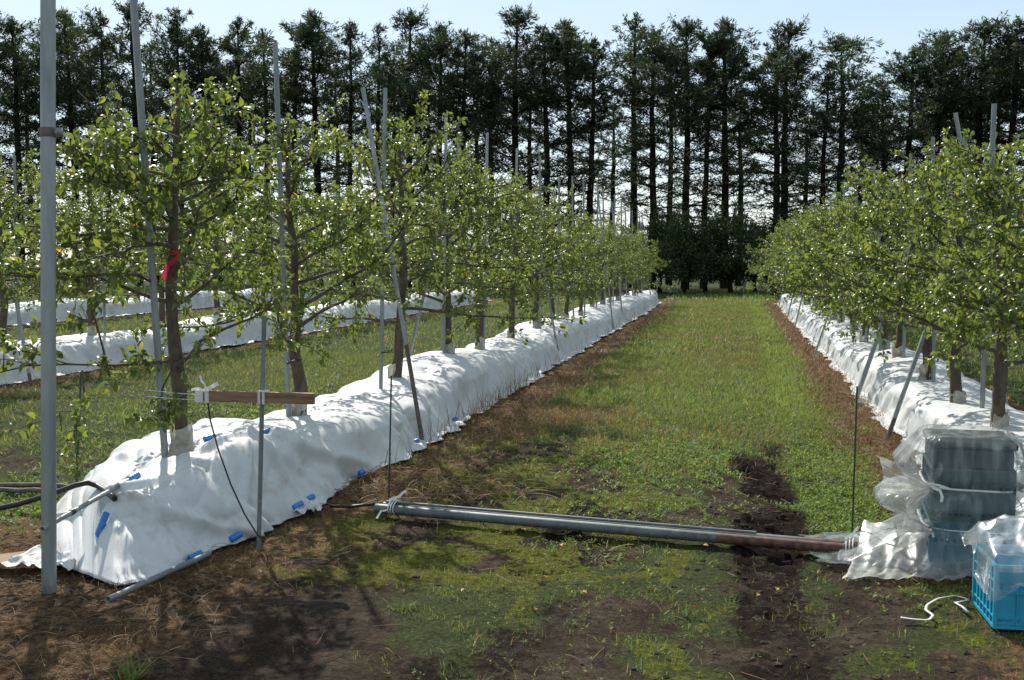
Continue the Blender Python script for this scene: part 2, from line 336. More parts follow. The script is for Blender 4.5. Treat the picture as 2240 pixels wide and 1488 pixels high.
GZ = GZ * near
mb = MB(); mb.grid(np.stack([GX, GY, GZ], -1)[:, ::-1])
gm = bpy.data.materials.new('ground_soil'); gm.use_nodes = True
t = gm.node_tree; N = t.nodes; L = t.links; b = N['Principled BSDF']
tcn = N.new('ShaderNodeTexCoord')
def noi(sc, det=8, ro=.65, st=U1):
    m_ = N.new('ShaderNodeMapping'); m_.inputs['Scale'].default_value = st; L.new(tcn.outputs['Object'], m_.inputs[0])
    n = N.new('ShaderNodeTexNoise'); n.inputs['Scale'].default_value = sc; n.inputs['Detail'].default_value = det; n.inputs['Roughness'].default_value = ro
    L.new(m_.outputs[0], n.inputs['Vector']); return n.outputs['Fac']
def mrange(s, lo, hi, a=0, b_=1):
    n = N.new('ShaderNodeMapRange'); L.new(s, n.inputs[0])
    for k, v in zip((1, 2, 3, 4), (lo, hi, a, b_)): n.inputs[k].default_value = v
    return n.outputs[0]
def cmix(f, a, c):
    n = N.new('ShaderNodeMixRGB')
    if isinstance(f, float): n.inputs[0].default_value = f
    else: L.new(f, n.inputs[0])
    for k, v in ((1, a), (2, c)):
        if isinstance(v, tuple): n.inputs[k].default_value = (*v, 1)
        else: L.new(v, n.inputs[k])
    return n.outputs[0]
def mul(a, c):
    n = N.new('ShaderNodeMath'); n.operation = 'MULTIPLY'; n.use_clamp = True; L.new(a, n.inputs[0])
    if isinstance(c, float): n.inputs[1].default_value = c
    else: L.new(c, n.inputs[1])
    return n.outputs[0]
def at(nm):
    n = N.new('ShaderNodeAttribute'); n.attribute_name = nm; return n.outputs['Fac']
def crisp(nm, sc, lo=.80, hi=.98):
    n = N.new('ShaderNodeMath'); n.operation = 'ADD'; L.new(at(nm), n.inputs[0]); L.new(mrange(noi(sc, 9, .72), .30, .70), n.inputs[1])
    return mul(mrange(n.outputs[0], lo, hi), mrange(at(nm), .02, .15))
c = cmix(mrange(noi(2.4), .42, .62), (.044, .030, .019), (.105, .079, .055))
c = cmix(mrange(noi(17), .45, .7), c, (.028, .020, .015))
c = cmix(mrange(noi(70, 6, .7), .53, .70), c, (.125, .095, .068))
c = cmix(mrange(noi(42, 8, .75), .50, .66), c, (.022, .015, .011))
c = cmix(crisp('rut', 14, .70, .95), c, cmix(mrange(noi(22), .4, .65), (.012, .008, .006), (.036, .024, .016)))
c = cmix(crisp('thin', 24, .95, 1.15), c, cmix(mrange(noi(55, 8, .7), .42, .62), (.035, .040, .016), (.085, .105, .035)))
c = cmix(crisp('moss', 12, .85, 1.02), c, cmix(mrange(noi(48, 8, .75), .42, .62), (.055, .058, .014), (.175, .180, .020)))
c = cmix(crisp('grass', 18, .65, .90), c, cmix(mrange(noi(30, 8, .75), .42, .62), (.026, .038, .014), (.075, .105, .030)))
c = cmix(crisp('straw', 16, .75, 1.0), c, cmix(mrange(noi(40, 8, .7, (1, .6, 1)), .4, .65), (.085, .052, .028), (.25, .155, .075)))
c = cmix(mul(at('lime'), .6), c, (.115, .16, .03))
L.new(c, b.inputs['Base Color']); b.inputs['Roughness'].default_value = .9; b.inputs['Specular IOR Level'].default_value = .06
b1 = N.new('ShaderNodeBump'); b1.inputs['Strength'].default_value = .9; b1.inputs['Distance'].default_value = .045; L.new(noi(24), b1.inputs['Height'])
b2 = N.new('ShaderNodeBump'); b2.inputs['Strength'].default_value = .8; b2.inputs['Distance'].default_value = .014; L.new(noi(110, 5), b2.inputs['Height'])
L.new(b1.outputs[0], b2.inputs['Normal']); L.new(b2.outputs[0], b.inputs['Normal'])
go = mb.build('ground', gm); tag(go, 'bare soil, moss and turf lane between the covered orchard rows', kind='structure')
for k in ('grass', 'straw', 'moss', 'rut', 'thin', 'lime'):
    a = go.data.attributes.new(k, 'FLOAT', 'POINT'); a.data.foreach_set('value', mk[k][:, ::-1].ravel().astype(np.float32))
from bisect import bisect
def gz(x, y):
    i = np.clip(np.searchsorted(gx, x) - 1, 0, len(gx) - 2); j = np.clip(np.searchsorted(gy, y) - 1, 0, len(gy) - 2)
    fx = (x - gx[i]) / (gx[i + 1] - gx[i]); fy = (y - gy[j]) / (gy[j + 1] - gy[j])
    return (GZ[i, j] * (1 - fx) + GZ[i + 1, j] * fx) * (1 - fy) + (GZ[i, j + 1] * (1 - fx) + GZ[i + 1, j + 1] * fx) * fy

def blades(mb, x, y, h, wd, lean, tint, curl=.5, z0=None):
    n = len(x)
    if n == 0: return
    z = gz(x, y) - .004 if z0 is None else z0
    az = rng.uniform(0, 2 * math.pi, n); fa = rng.uniform(0, 2 * math.pi, n)
    d = np.stack([np.cos(az), np.sin(az)], -1); s = np.stack([np.cos(fa), np.sin(fa)], -1) * (wd / 2)[:, None]
    B = np.stack([x, y], -1)
    l1 = np.sin(lean) * h * .5; l2 = np.sin(lean) * h * (1 + curl * .3)
    z1 = np.cos(lean) * h * .55; z2 = np.cos(lean) * h * (1 - curl * .25)
    V = np.zeros((n, 5, 3))
    V[:, 0, :2] = B - s; V[:, 1, :2] = B + s; V[:, :2, 2] = z[:, None]
    V[:, 2, :2] = B + d * l1[:, None] + s * .8; V[:, 3, :2] = B + d * l1[:, None] - s * .8; V[:, 2:4, 2] = (z + z1)[:, None]
    V[:, 4, :2] = B + d * l2[:, None]; V[:, 4, 2] = z + z2
    o = np.arange(n)[:, None] * 5
    mb.add(V, o + np.array([[0, 1, 2, 3]]), o + np.array([[3, 2, 4]]), tint=np.repeat(tint, 5))
def scatter(x0, x1, y0, y1, dens):
    n = int((x1 - x0) * (y1 - y0) * dens); return rng.uniform(x0, x1, n), rng.uniform(y0, y1, n)
g = MB(); st = MB()
for (x0, x1, y0, y1, dens, hh, ww) in [(-2.8, 1.7, 3.4, 8, 3600, .034, .0028), (-2.4, 1.5, 8, 12, 4200, .060, .0045), (-2.4, 1.5, 12, 18, 2600, .075, .0065), (-2.4, 1.6, 18, 42, 1000, .085, .011),
                                       (-9.2, -3.9, 6.0, 18, 1100, .06, .006), (-17.2, -4, 18, 42, 110, .09, .014), (-17, -10.3, 12, 20, 250, .08, .011), (2.4, 9, 9, 42, 110, .09, .014), (-24, -18.2, 22, 42, 60, .1, .02), (-45, 16, 41, 56, 45, .13, .03)]:
    x, y = scatter(x0, x1, y0, y1, dens); m = f_masks(x, y)
    pg = np.maximum(m['grass'], m['thin'] * .9 * sm(.3, .8, vn(x * 6, y * 6, 9))); pg = np.maximum(pg, m['moss'] * .22)
    k = (rng.random(len(x)) < pg) & (beds(x) > .02); xs, ys = x[k], y[k]; n = len(xs)
    patch = fbm(xs * .7, ys * .7, 91); tall = .55 + 1.0 * fbm(xs * 1.6, ys * 1.6, 92)
    tint = np.clip(.32 + .70 * patch + m['lime'][k] * .25 + rng.normal(0, .2, n) - .4 * (rng.random(n) < .24 + .3 * m['straw'][k]), .0, 1)
    blades(g, xs, ys, hh * tall * rng.uniform(.5, 1.5, n), np.full(n, ww) * rng.uniform(.7, 1.4, n), rng.uniform(.1, 1.1, n), tint)
    k = (rng.random(len(x)) < m['straw'] * (.42 if y0 > 12 else .6)) & (beds(x) > -.05); xs, ys = x[k], y[k]; n = len(xs)
    blades(st, xs, ys, hh * 1.3 * rng.uniform(.5, 2.0, n), np.full(n, ww * .8), rng.uniform(.5, 1.45, n), rng.uniform(0, 1, n) ** 1.2)
tag(g.build('grass', M_grass), 'green and yellowing grass covering the lanes between orchard rows', 'grass', kind='stuff')
# long straw lying about
def stems(mb, x, y, ln, r, tint, lift=.03):
    for i in range(len(x)):
        a = rng.uniform(0, 6.28); z = float(gz(np.array([x[i]]), np.array([y[i]]))[0])
        n = 5; tt = np.linspace(-.5, .5, n); bend = rng.normal(0, .13)
        p = np.stack([x[i] + ln[i] * (tt * math.cos(a) - bend * tt ** 2 * math.sin(a)), y[i] + ln[i] * (tt * math.sin(a) + bend * tt ** 2 * math.cos(a)), z + .006 + lift * rng.random() * (1 - 4 * tt ** 2) + rng.uniform(0, .02)], -1)
        k0 = mb.n; mb.tube(p, r, 3, cap=False); mb.t[-1][:] = tint[i]
x, y = scatter(-4.6, -1.6, 3.3, 5.5, 1500); m = f_masks(x, y); k = rng.random(len(x)) < m['straw'] ** 1.5 * .8
stems(st, x[k], y[k], rng.gamma(2.2, .035, k.sum()) + .02, .0014, rng.random(k.sum()) ** 1.9 * .8, .03)
x, y = scatter(-2.7, 1.5, 3.6, 10, 40); m = f_masks(x, y); k = rng.random(len(x)) < .15 + m['straw']
stems(st, x[k], y[k], rng.uniform(.04, .22, k.sum()), .0018, rng.uniform(.3, 1, k.sum()), .01)
for (px, py, sx, sy, n_) in [(960, 1065, .45, .35, 330), (1180, 870, .3, .8, 200), (780, 1060, .25, .3, 160), (1830, 870, .25, .9, 300), (1860, 960, .2, .5, 160)]:
    c0 = PZ(px, py); x = rng.normal(c0[0], sx, n_); y = rng.normal(c0[1], sy, n_)
    stems(st, x, y, rng.uniform(.06, .28, n_), .0019, rng.uniform(.3, 1, n_), .06)
x = X1 + .68 + np.abs(rng.normal(0, .10, 420)); y = np.concatenate([rng.normal(11.5, 1.6, 260), rng.uniform(7, 30, 160)])
blades(st, x, y, rng.uniform(.12, .42, 420), np.full(420, .005), rng.uniform(.05, .55, 420), rng.uniform(.1, .7, 420))
tag(st.build('straw', M_straw), 'dry brown straw and dead grass along the beds and in the foreground', 'straw', kind='stuff')
for (px, py, n_, h_, lab, rg) in [(285, 1478, 46, .17, 'green grass tuft standing in the straw at bottom left', 7), (880, 1330, 34, .07, 'small green grass tuft on the shaded soil before the pipes', 8)]:
    c0 = PZ(px, py); gt = MB(); n = n_
    blades(gt, c0[0] + rng.normal(0, .022, n), c0[1] + rng.normal(0, .022, n), h_ * rng.uniform(.5, 1.25, n), np.full(n, .0055), rng.uniform(.15, 1.1, n), rng.uniform(.55, 1, n), curl=.9)
    tag(gt.build('grass_tuft', M_grass), lab, 'grass tuft')
# broad-leaved weeds in patches
wd = MB()
def leafquads(mb, C, D, Nn, ln, wdt, tint, res=2):
    """C base, D direction, Nn normal (n,3); pointed oval leaves folded on the midrib"""
    n = len(C); D = D / (np.linalg.norm(D, axis=1)[:, None] + 1e-9)
    Sd = np.cross(D, Nn); Sd /= np.linalg.norm(Sd, axis=1)[:, None] + 1e-9; Nn = np.cross(Sd, D)
    ln = ln[:, None]; wdt = wdt[:, None]
    if res == 2:
        prof = [(0, 0, 0), (.30, .44, .08), (.68, .40, .02), (1, 0, -.24)]
        V = np.zeros((n, 8, 3))
        V[:, 0] = C
        for q, (t_, w_, d_) in enumerate(prof[1:3]):
            b0 = C + D * ln * t_ + Nn * ln * d_
            V[:, 1 + 3 * q] = b0 - Sd * wdt * w_ + Nn * ln * .09; V[:, 2 + 3 * q] = b0; V[:, 3 + 3 * q] = b0 + Sd * wdt * w_ + Nn * ln * .09
        V[:, 7] = C + D * ln + Nn * ln * prof[3][2]
        o = np.arange(n)[:, None] * 8
        mb.add(V, (o[:, :, None] + np.array([[0, 2, 1], [0, 3, 2], [4, 5, 7], [5, 6, 7]])[None]).reshape(-1, 3), (o[:, :, None] + np.array([[1, 2, 5, 4], [2, 3, 6, 5]])[None]).reshape(-1, 4), tint=np.repeat(tint, 8))
    else:
        V = np.stack([C, C + D * ln * .5 - Sd * wdt * .45, C + D * ln - Nn * ln * .1, C + D * ln * .5 + Sd * wdt * .45], 1)
        o = np.arange(n)[:, None] * 4
        mb.add(V, o + np.array([[0, 3, 2, 1]]), tint=np.repeat(tint, 4))
def weeds(x, y, size, up_=.6):
    n = len(x); k = 6
    X = np.repeat(x, k); Y = np.repeat(y, k); Z = gz(X, Y) + rng.uniform(0, .035, n * k) * up_
    az = rng.uniform(0, 6.28, n * k); el = rng.uniform(.1, 1.1, n * k)
    D = np.stack([np.cos(az) * np.cos(el), np.sin(az) * np.cos(el), np.sin(el)], -1)
    C = np.stack([X, Y, Z], -1) + D * .006
    Nn = np.stack([-np.cos(az) * np.sin(el), -np.sin(az) * np.sin(el), np.cos(el)], -1)
    s_ = np.repeat(size, k) * rng.uniform(.6, 1.2, n * k)
    leafquads(wd, C, D, Nn, s_, s_ * .5, np.clip(np.repeat(rng.normal(.55, .2, n), k) + rng.normal(0, .1, n * k), 0, 1), 1)
for (px, py, sx, sy, n_, s_) in [(1480, 1010, .50, .55, 800, .035), (1450, 985, .35, .6, 400, .04), (1390, 1120, .42, .35, 260, .03), (1800, 1050, .18, 1.1, 1100, .034), (1840, 1000, .16, 1.6, 700, .036),
                                 (1800, 1120, .16, .35, 500, .03), (60, 1110, .5, .35, 500, .05), (380, 1010, .5, 1.2, 300, .05), (1250, 1190, .25, .25, 60, .03), (1330, 1350, .5, .5, 90, .02), (1440, 900, .8, 2.0, 700, .04),
                                 (930, 1000, .25, .3, 100, .03), (700, 905, 1.0, 1.6, 700, .05), (560, 900, .8, 1.5, 500, .05), (1180, 1310, .3, .6, 40, .02), (1500, 1270, .7, .6, 120, .018)]:
    n_ = int(n_ * 1.7); c0 = PZ(px, py); x = rng.normal(c0[0], sx, n_); y = rng.normal(c0[1], sy, n_)
    k = (beds(x) > .03) & (y > 3.2) & (f_masks(x, y)['rutA'] < .35); weeds(x[k], y[k], np.full(k.sum(), s_ * .72) * rng.uniform(.6, 1.3, k.sum()))
tag(wd.build('weeds', M_weed), 'low broad-leaved weeds in bright green patches on the lane', 'weeds', kind='stuff')

# ------------------------------------------------------------ white covers over the beds
def bed_h(y, seed):
    return .40 + .05 * np.sin(y * .9 + seed) + .05 * (vn(y * .5, 0, seed) - .5)
def cat(p, t):                                  # Catmull-Rom through the rows of p at parameter t
    n = len(p); i = np.clip(np.floor(t).astype(int), 0, n - 2); f = (t - i)[:, None]
    g = lambda k: p[np.clip(k, 0, n - 1)]
    a, b_, c_, d_ = g(i - 1), g(i), g(i + 1), g(i + 2); f = f.reshape((-1,) + (1,) * (p.ndim - 1))
    return .5 * (2 * b_ + (c_ - a) * f + (2 * a - 5 * b_ + 4 * c_ - d_) * f ** 2 + (3 * b_ - a - 3 * c_ + d_) * f ** 3)
G_ = lambda x, y: PZ(x, y, .004)
HL = lambda y: np.array([-4.02, y, .004])
NETY = [5.35, 5.60, 5.85, 6.15, 6.55, 6.95, 7.35, 7.8, 8.4]
NET = np.array([[G_(120, 1235), G_(150, 1246), G_(190, 1262), G_(225, 1275), G_(262, 1283), G_(300, 1274)],
    [G_(110, 1222), PX(150, 1105, -3.70), PX(200, 1112, -3.5), PX(240, 1122, -3.28), PX(275, 1205, -3.04), G_(372, 1250)],
    [HL(6.0), PX(184, 1050, -3.80), PX(240, 1060, -3.5), PX(310, 1082, -3.12), PX(350, 1165, -2.96), G_(425, 1232)],
    [HL(6.3), PX(232, 1008, -3.85), PX(310, 1024, -3.42), PX(385, 1050, -3.02), PX(430, 1130, -2.87), G_(485, 1200)],
    [HL(6.6), PX(302, 972, -3.88), PX(395, 985, -3.33), PX(462, 1010, -2.97), PX(500, 1095, -2.80), G_(560, 1165)],
    [HL(7.0), PX(385, 945, -3.88), PX(470, 950, -3.32), PX(545, 957, -2.94), PX(585, 1045, -2.79), G_(625, 1136)],
    [HL(7.5), PX(455, 924, -3.86), PX(535, 928, -3.30), PX(602, 966, -2.88), PX(640, 1035, -2.77), G_(690, 1100)],
    [HL(8.0), PX(525, 925, -3.85), PX(602, 922, -3.30), PX(682, 935, -2.87), PX(722, 1005, -2.74), G_(765, 1058)],
    [HL(8.6), PX(600, 905, -3.85), PX(680, 900, -3.30), PX(760, 915, -2.85), PX(795, 975, -2.72), G_(840, 1015)]])
NETU = [-1, -.5, 0, .48, .72, 1.0]
def net_surface(ys, u):
    A_ = cat(NET, np.interp(ys, NETY, range(9)))
    B_ = cat(np.swapaxes(A_, 0, 1), np.interp(u, NETU, range(6)))
    return np.swapaxes(B_, 0, 1)
def cover(xc, y0, y1, hw, seed, label, hb=0.0, sagged=False, dy=.022):
    ny = int((y1 - y0) / dy); ys = np.linspace(y0, y1, ny); nu = 130; u = np.linspace(-1, 1, nu)
    Y, Uu = np.meshgrid(ys, u, indexing='ij')
    # profile: hem flare, steep side, rounded shoulder, gently sloping top
    a = np.abs(Uu); sx = np.sign(Uu)
    px_ = np.interp(a, [0, .38, .52, .62, .90, 1.0], [0, .56, .78, .86, 1.0, 1.16])
    pz_ = np.interp(a, [0, .38, .50, .62, .90, 1.0], [1.0, .93, .83, .64, .05, .0])
    hh = (bed_h(Y, seed) + hb) * (1 + .09 * (vn(Y * 1.1, Uu * 2, seed + 5) - .5))
    if sagged: hh = hh - .10 * np.exp(-((Y - 7.45) / .30) ** 2) * (Uu > -.4) + .05 * np.exp(-((Y - 6.85) / .3) ** 2)
    endf = sm(0, .50, Y - y0) * sm(0, .3, y1 - Y)
    hh = hh * (.74 + .26 * sm(.35, 1.3, Y - y0))
    wv = 1 + .10 * (vn(Y * .8, sx * 3, seed + 9) - .5)
    X = xc + sx * px_ * hw * wv * (.80 + .20 * endf)
    Z = pz_ * hh * (endf ** .62) + .004
    # folds: across the bed, fanning down the sides
    side = sm(.35, .6, a)
    warp = (fbm(Y * .9, Uu * .8, seed + 20) - .5) * 1.6
    r1 = 1 - np.abs(2 * vn(Y * 3.4 + warp + sx * .5 * a, Uu * .6 + 3, seed + 30) - 1)
    r2 = 1 - np.abs(2 * vn(Y * 8.5 + warp * 2 - sx * a * 1.2, Uu * .8, seed + 31) - 1)
    r3 = 1 - np.abs(2 * vn(Y * 5 + Uu * 7, Y * 1.2 - Uu * 6, seed + 33) - 1)
    r4 = 1 - np.abs(2 * vn(Y * 1.7 - Uu * 2.3 + warp * .4, Uu * 2.2 + Y * .9, seed + 34) - 1)
    r5 = 1 - np.abs(2 * vn(Y * 13 + warp * 3 + sx * a * 2.2, Uu * .7, seed + 35) - 1)
    big = (1 - sm(8.5, 13, Y)) if y0 < 7 else 0 * Y
    ang = Y * .9 + warp * .22
    al = Uu * hw * 1.9                                 # distance across the sheet
    f1 = fc_n(ang * 3.2 + al * .5, al * 1.7 + seed, seed + 70); f2 = fc_n(ang * 8.0 - al * 1.6, al * 2.6, seed + 71)
    f3 = fc_n(ang * 15 + al * 3.0, al * 4.2, seed + 72)
    rib = (1 - np.abs(2 * vn(Y * 6.0 + warp * .6 + a * .5, Uu * .5, seed + 31) - 1))
    am = (.085 * f1 + .050 * f2 + .012 * f3) * (.55 + .75 * side) + .030 * rib ** 3 * side * (1 - .7 * big) - .065 * (.55 + .75 * side)
    X = X + sx * am * side * (.6 + .4 * endf); Z = Z + am * (1 - side * .75) * (1 - sm(.88, .98, a)) * endf
    hem = sm(.88, 1, a)
    X = X + sx * hem * .10 * (fbm(Y * 1.5, sx * 4, seed + 40, 2) - .4)
    Z = Z + hem * np.maximum(0, fbm(Y * 5, sx * 2, seed + 41) - .5) * .10
    Yd = Y - (X - xc) * .55 * (1 - sm(0, .9, Y - y0)) - (1 - sm(0, .32, Y - y0)) * .16 * (vn(Uu * 4, Y * 0, seed + 50) - .2) + .02 * (fbm(Y * 3, Uu * 3, seed + 51) - .5)
    if y0 < 5.5:
        k_ = int((8.4 - y0) / dy); NS = net_surface(ys[:k_], u); w_ = 1 - sm(7.6, 8.35, ys[:k_])[:, None]
        a_ = side[:k_]; e_ = sm(0, .25, ys[:k_] - y0)[:, None]
        fo = (am[:k_] * .85 - .016 * (1 - np.abs(2 * vn(Y[:k_] * 2.3 + Uu[:k_] * 3.1, Y[:k_] * .9 - Uu[:k_] * 1.7, 61) - 1)) ** 8) * e_
        for (ya, ua, yb, ub, wd_, dp) in [(5.7, .45, 6.5, .98, .05, .030), (6.45, .40, 6.75, .97, .045, -.035), (7.1, .35, 7.25, .98, .05, .035), (6.6, .3, 7.6, .45, .04, .02), (6.9, .5, 6.5, .98, .04, .022), (7.4, .4, 8.1, .98, .05, .03), (6.0, .1, 6.9, .3, .05, .016), (5.5, .2, 6.3, .45, .05, .03), (6.2, -.3, 6.9, .1, .05, .018), (7.7, .2, 7.8, .95, .05, -.025)]:
            ay, au, by, bu = ya, ua * .9, yb, ub * .9; yy_, uu_ = Y[:k_], Uu[:k_] * .9; ll = (by - ay) ** 2 + (bu - au) ** 2
            tt_ = np.clip(((yy_ - ay) * (by - ay) + (uu_ - au) * (bu - au)) / ll, 0, 1); dd = np.hypot(yy_ - ay - tt_ * (by - ay), uu_ - au - tt_ * (bu - au))
            fo = fo + 1.7 * dp * np.maximum(0, 1 - dd / (wd_ * 1.5)) ** 1.3 * e_ * (1 - .4 * tt_)
        hemw = hem[:k_] * .05 * (fbm(Y[:k_] * 4, sx[:k_] * 3, 66) - .5)
        NX = NS[..., 0] + sx[:k_] * (fo * a_ + hemw); NYy = NS[..., 1] - fo * .4 + .03 * (fbm(Uu[:k_] * 5, Y[:k_], 68) - .5) * (1 - e_)
        NZ = NS[..., 2] + fo * (1 - a_ * .6) * (1 - hem[:k_]) + .02 * hem[:k_] * np.maximum(0, fbm(Y[:k_] * 5, sx[:k_], 69) - .45)
        X[:k_] = X[:k_] * (1 - w_) + NX * w_; Yd[:k_] = Yd[:k_] * (1 - w_) + NYy * w_; Z[:k_] = Z[:k_] * (1 - w_) + NZ * w_
    Z = np.maximum(Z, .006)
    global GRID; GRID = np.stack([X, Yd, Z], -1)
    m_ = MB(); m_.grid(np.stack([X, Yd, Z], -1)[:, ::-1])
    o = m_.build('row_cover', M_cover); s_ = o.modifiers.new('s', 'SOLIDIFY'); s_.thickness = .002
    return tag(o, label, 'bed cover', 'white covers over the planting rows')
CV = cover(X1, 5.36, 40.2, .60, 3, 'white crinkled cover over the long bed left of the grass lane', .02, True)
from mathutils.bvhtree import BVHTree
BV = BVHTree.FromPolygons([v.co[:] for v in CV.data.vertices], [p.vertices[:] for p in CV.data.polygons])
def hit(px, py):                              # where the photo point meets the left cover
    d = ray(px, py); d = d / np.linalg.norm(d); h_ = BV.ray_cast(Vector(C0), Vector(d))
    if h_[0] is None: print('NO HIT', px, py); return None
    return np.array(h_[0]) + np.array(h_[1]) * (.012 if h_[1].dot(Vector(d)) < 0 else -.012) - d * .010, np.array(h_[1])
cover(XR, 6.5, 40.5, .50, 8, 'sunlit white cover over the bed right of the lane, behind the crates', -.02)
cover(X2, 8.0, 41, .60, 15, 'white cover over the second bed from the lane, behind the left trees', .04, dy=.06)
cover(X3, 12, 44, .60, 22, 'farthest white cover on the left, beyond the second bed', .06, dy=.08)

# ------------------------------------------------------------ apple trees
def apple_meshes(seed, height=2.45, spread=1.15, res=2, nb=24, leafn=1.0, custom=None, low=.45, trunk=None, tr=.055, leaf=.075, clear=None, rise=30):
    leafn = leafn * 1.12; leaf = leaf * .67
    """branches and leaves in tree space: z=0 is the top of the bed"""
    r = np.random.default_rng(seed); tb = MB(); lf = MB()
    if trunk is None:
        n = 9; t_ = np.linspace(0, 1, n)
        trunk = np.stack([np.cumsum(r.normal(0, .022, n)), np.cumsum(r.normal(0, .022, n)), t_ * height * .9 - .06], -1); trunk[:, :2] -= trunk[0, :2]
    trunk = np.asarray(trunk, float); n = len(trunk); zt = trunk[-1, 2]
    tt = (trunk[:, 2] - trunk[0, 2]) / (zt - trunk[0, 2])
    tb.tube(trunk, tr * (1 - .68 * tt) * (1 + .10 * r.normal(size=n)) * np.where(tt < .06, 1.2, 1), 9)
    def at_z(z): return np.array([np.interp(z, trunk[:, 2], trunk[:, k]) for k in range(3)])
    paths = []; leaves = []
    for i in range(nb):
        f = (i + r.random() * .8) / nb; z = low + (zt - low) * (.02 + .96 * f ** .85)
        az = i * 2.399 + r.normal(0, .35); Ln = spread * (1.12 - .72 * f) * r.uniform(.65, 1.15)
        el = R(r.uniform(-2, 22) + rise * f ** 2); a = at_z(z)
        m_ = 8; p = [a]; d = np.array([math.cos(az) * math.cos(el), math.sin(az) * math.cos(el), math.sin(el)])
        for k in range(m_):
            d = d + r.normal(0, .10, 3) + np.array([0, 0, .05 if k > 3 else -.01]); d /= np.linalg.norm(d); p.append(p[-1] + d * Ln / m_)
        paths.append((np.array(p), .017 * (1.15 - .5 * f)))
    if custom:
        for pp, rr in custom: paths.append((np.asarray(pp, float), rr))
    twigs = []
    for p, rr in paths:
        m_ = len(p); tb.tube(p, np.linspace(rr, .004, m_), 6)
        Ln = np.sum(np.linalg.norm(np.diff(p, axis=0), axis=1)); nt_ = max(3, int(Ln * 9))
        for k in range(nt_):
            f = r.uniform(.22, 1); q = f * (m_ - 1); i0 = min(int(q), m_ - 2); a = p[i0] + (p[i0 + 1] - p[i0]) * (q - i0)
            td = (p[i0 + 1] - p[i0]); td /= np.linalg.norm(td) + 1e-9
            d = td * .7 + r.normal(0, .6, 3) + np.array([0, 0, .35 if r.random() < .75 else -.55]); d /= np.linalg.norm(d)
            Lt = r.uniform(.10, .42) * (1.15 - .3 * f); mid = a + d * Lt * .5 + r.normal(0, .02, 3); e = a + d * Lt + np.array([0, 0, -.02]) + r.normal(0, .03, 3)
            tb.tube([a, mid, e], [.0048, .0036, .002], 4, cap=False); twigs.append(np.array([a, mid, e]))
    # the leader's own tuft
    topd = trunk[-1] + np.array([0, 0, .20]); tb.tube([trunk[-1], topd], [tr * .3, .006], 5); twigs.append(np.array([trunk[-1], (trunk[-1] + topd) / 2, topd]))
    Cs = []; Ds = []
    for tw in twigs:
        Lt = np.linalg.norm(tw[2] - tw[0]); nl = max(3, int(Lt * 46 * leafn))
        td = (tw[2] - tw[0]) / (Lt + 1e-9)
        ns_ = max(2, int(Lt * 13)); sp_ = (np.arange(ns_) + r.random(ns_) * .6) / ns_; ks = max(5, int(round(7.5 * leafn)))
        f = np.concatenate([np.clip(np.repeat(sp_, ks) + r.normal(0, .012, ns_ * ks), .03, 1), np.full(6, 1.0)])
        P = np.where(f[:, None] < .5, tw[0] + (tw[1] - tw[0]) * f[:, None] * 2, tw[1] + (tw[2] - tw[1]) * (f[:, None] * 2 - 1))
        D = td * .5 + r.normal(0, .62, (len(f), 3)) + np.array([0, 0, .22]); Cs.append(P); Ds.append(D)
    Cc = np.concatenate(Cs); D = np.concatenate(Ds); D /= np.linalg.norm(D, axis=1)[:, None]; n = len(Cc)
    C1 = Cc + D * .02; Nn = np.array([0, 0, 1.]) + r.normal(0, .55, (n, 3)); sz = leaf * r.uniform(.6, 1.3, n)
    # hanging leaves
    hang = r.random(n) < .28; D[hang] = D[hang] * .6 + np.array([0, 0, -.8])
    tint = np.clip(r.normal(.45, .20, n), 0, .92); tint[r.random(n) < .0012] = .985
    if clear is not None:
        kk = (np.abs(C1[:, 2] - clear[2]) > clear[3]) | (np.abs(C1[:, 0] - clear[0]) > clear[3] * .8) | (C1[:, 1] > .1)
        C1, D, Nn, sz, tint = C1[kk], D[kk], Nn[kk], sz[kk], tint[kk]
    leafquads(lf, C1, D, Nn, sz, sz * .60, tint, res)
    return tb, lf, n
def make_guard(h=.13, r0=.066, seed=0):
    r = np.random.default_rng(seed); g_ = MB(); k = 16; rows = []
    for i, z in enumerate(np.linspace(-.05, h, 7)):
        th = np.arange(k) * 2 * math.pi / k; rr = r0 * (1 + .55 * max(0, 1 - i / 2.6) ** 2) * (1 + .07 * r.normal(size=k) + .10 * np.sin(th * 3 + seed))
        rows.append(np.stack([rr * np.cos(th), rr * np.sin(th), np.full(k, z) + r.normal(0, .006, k) + (.025 * np.sin(th * 2 + seed) if i == 6 else 0)], -1))
    g_.grid(np.array(rows), close=True); return g_
bedtop = lambda xc, y, seed, hb: float(bed_h(np.array([y]), seed)[0] + hb)
protos = []
def tree_parts(root, tb, lf, guard=True, seed=0):
    a = tb.build('trunk', M_bark, root) if isinstance(tb, MB) else None
    lf.build('crown', M_leaf, root)
    if guard: make_guard(seed=seed).build('trunk_guard', M_guard, root)
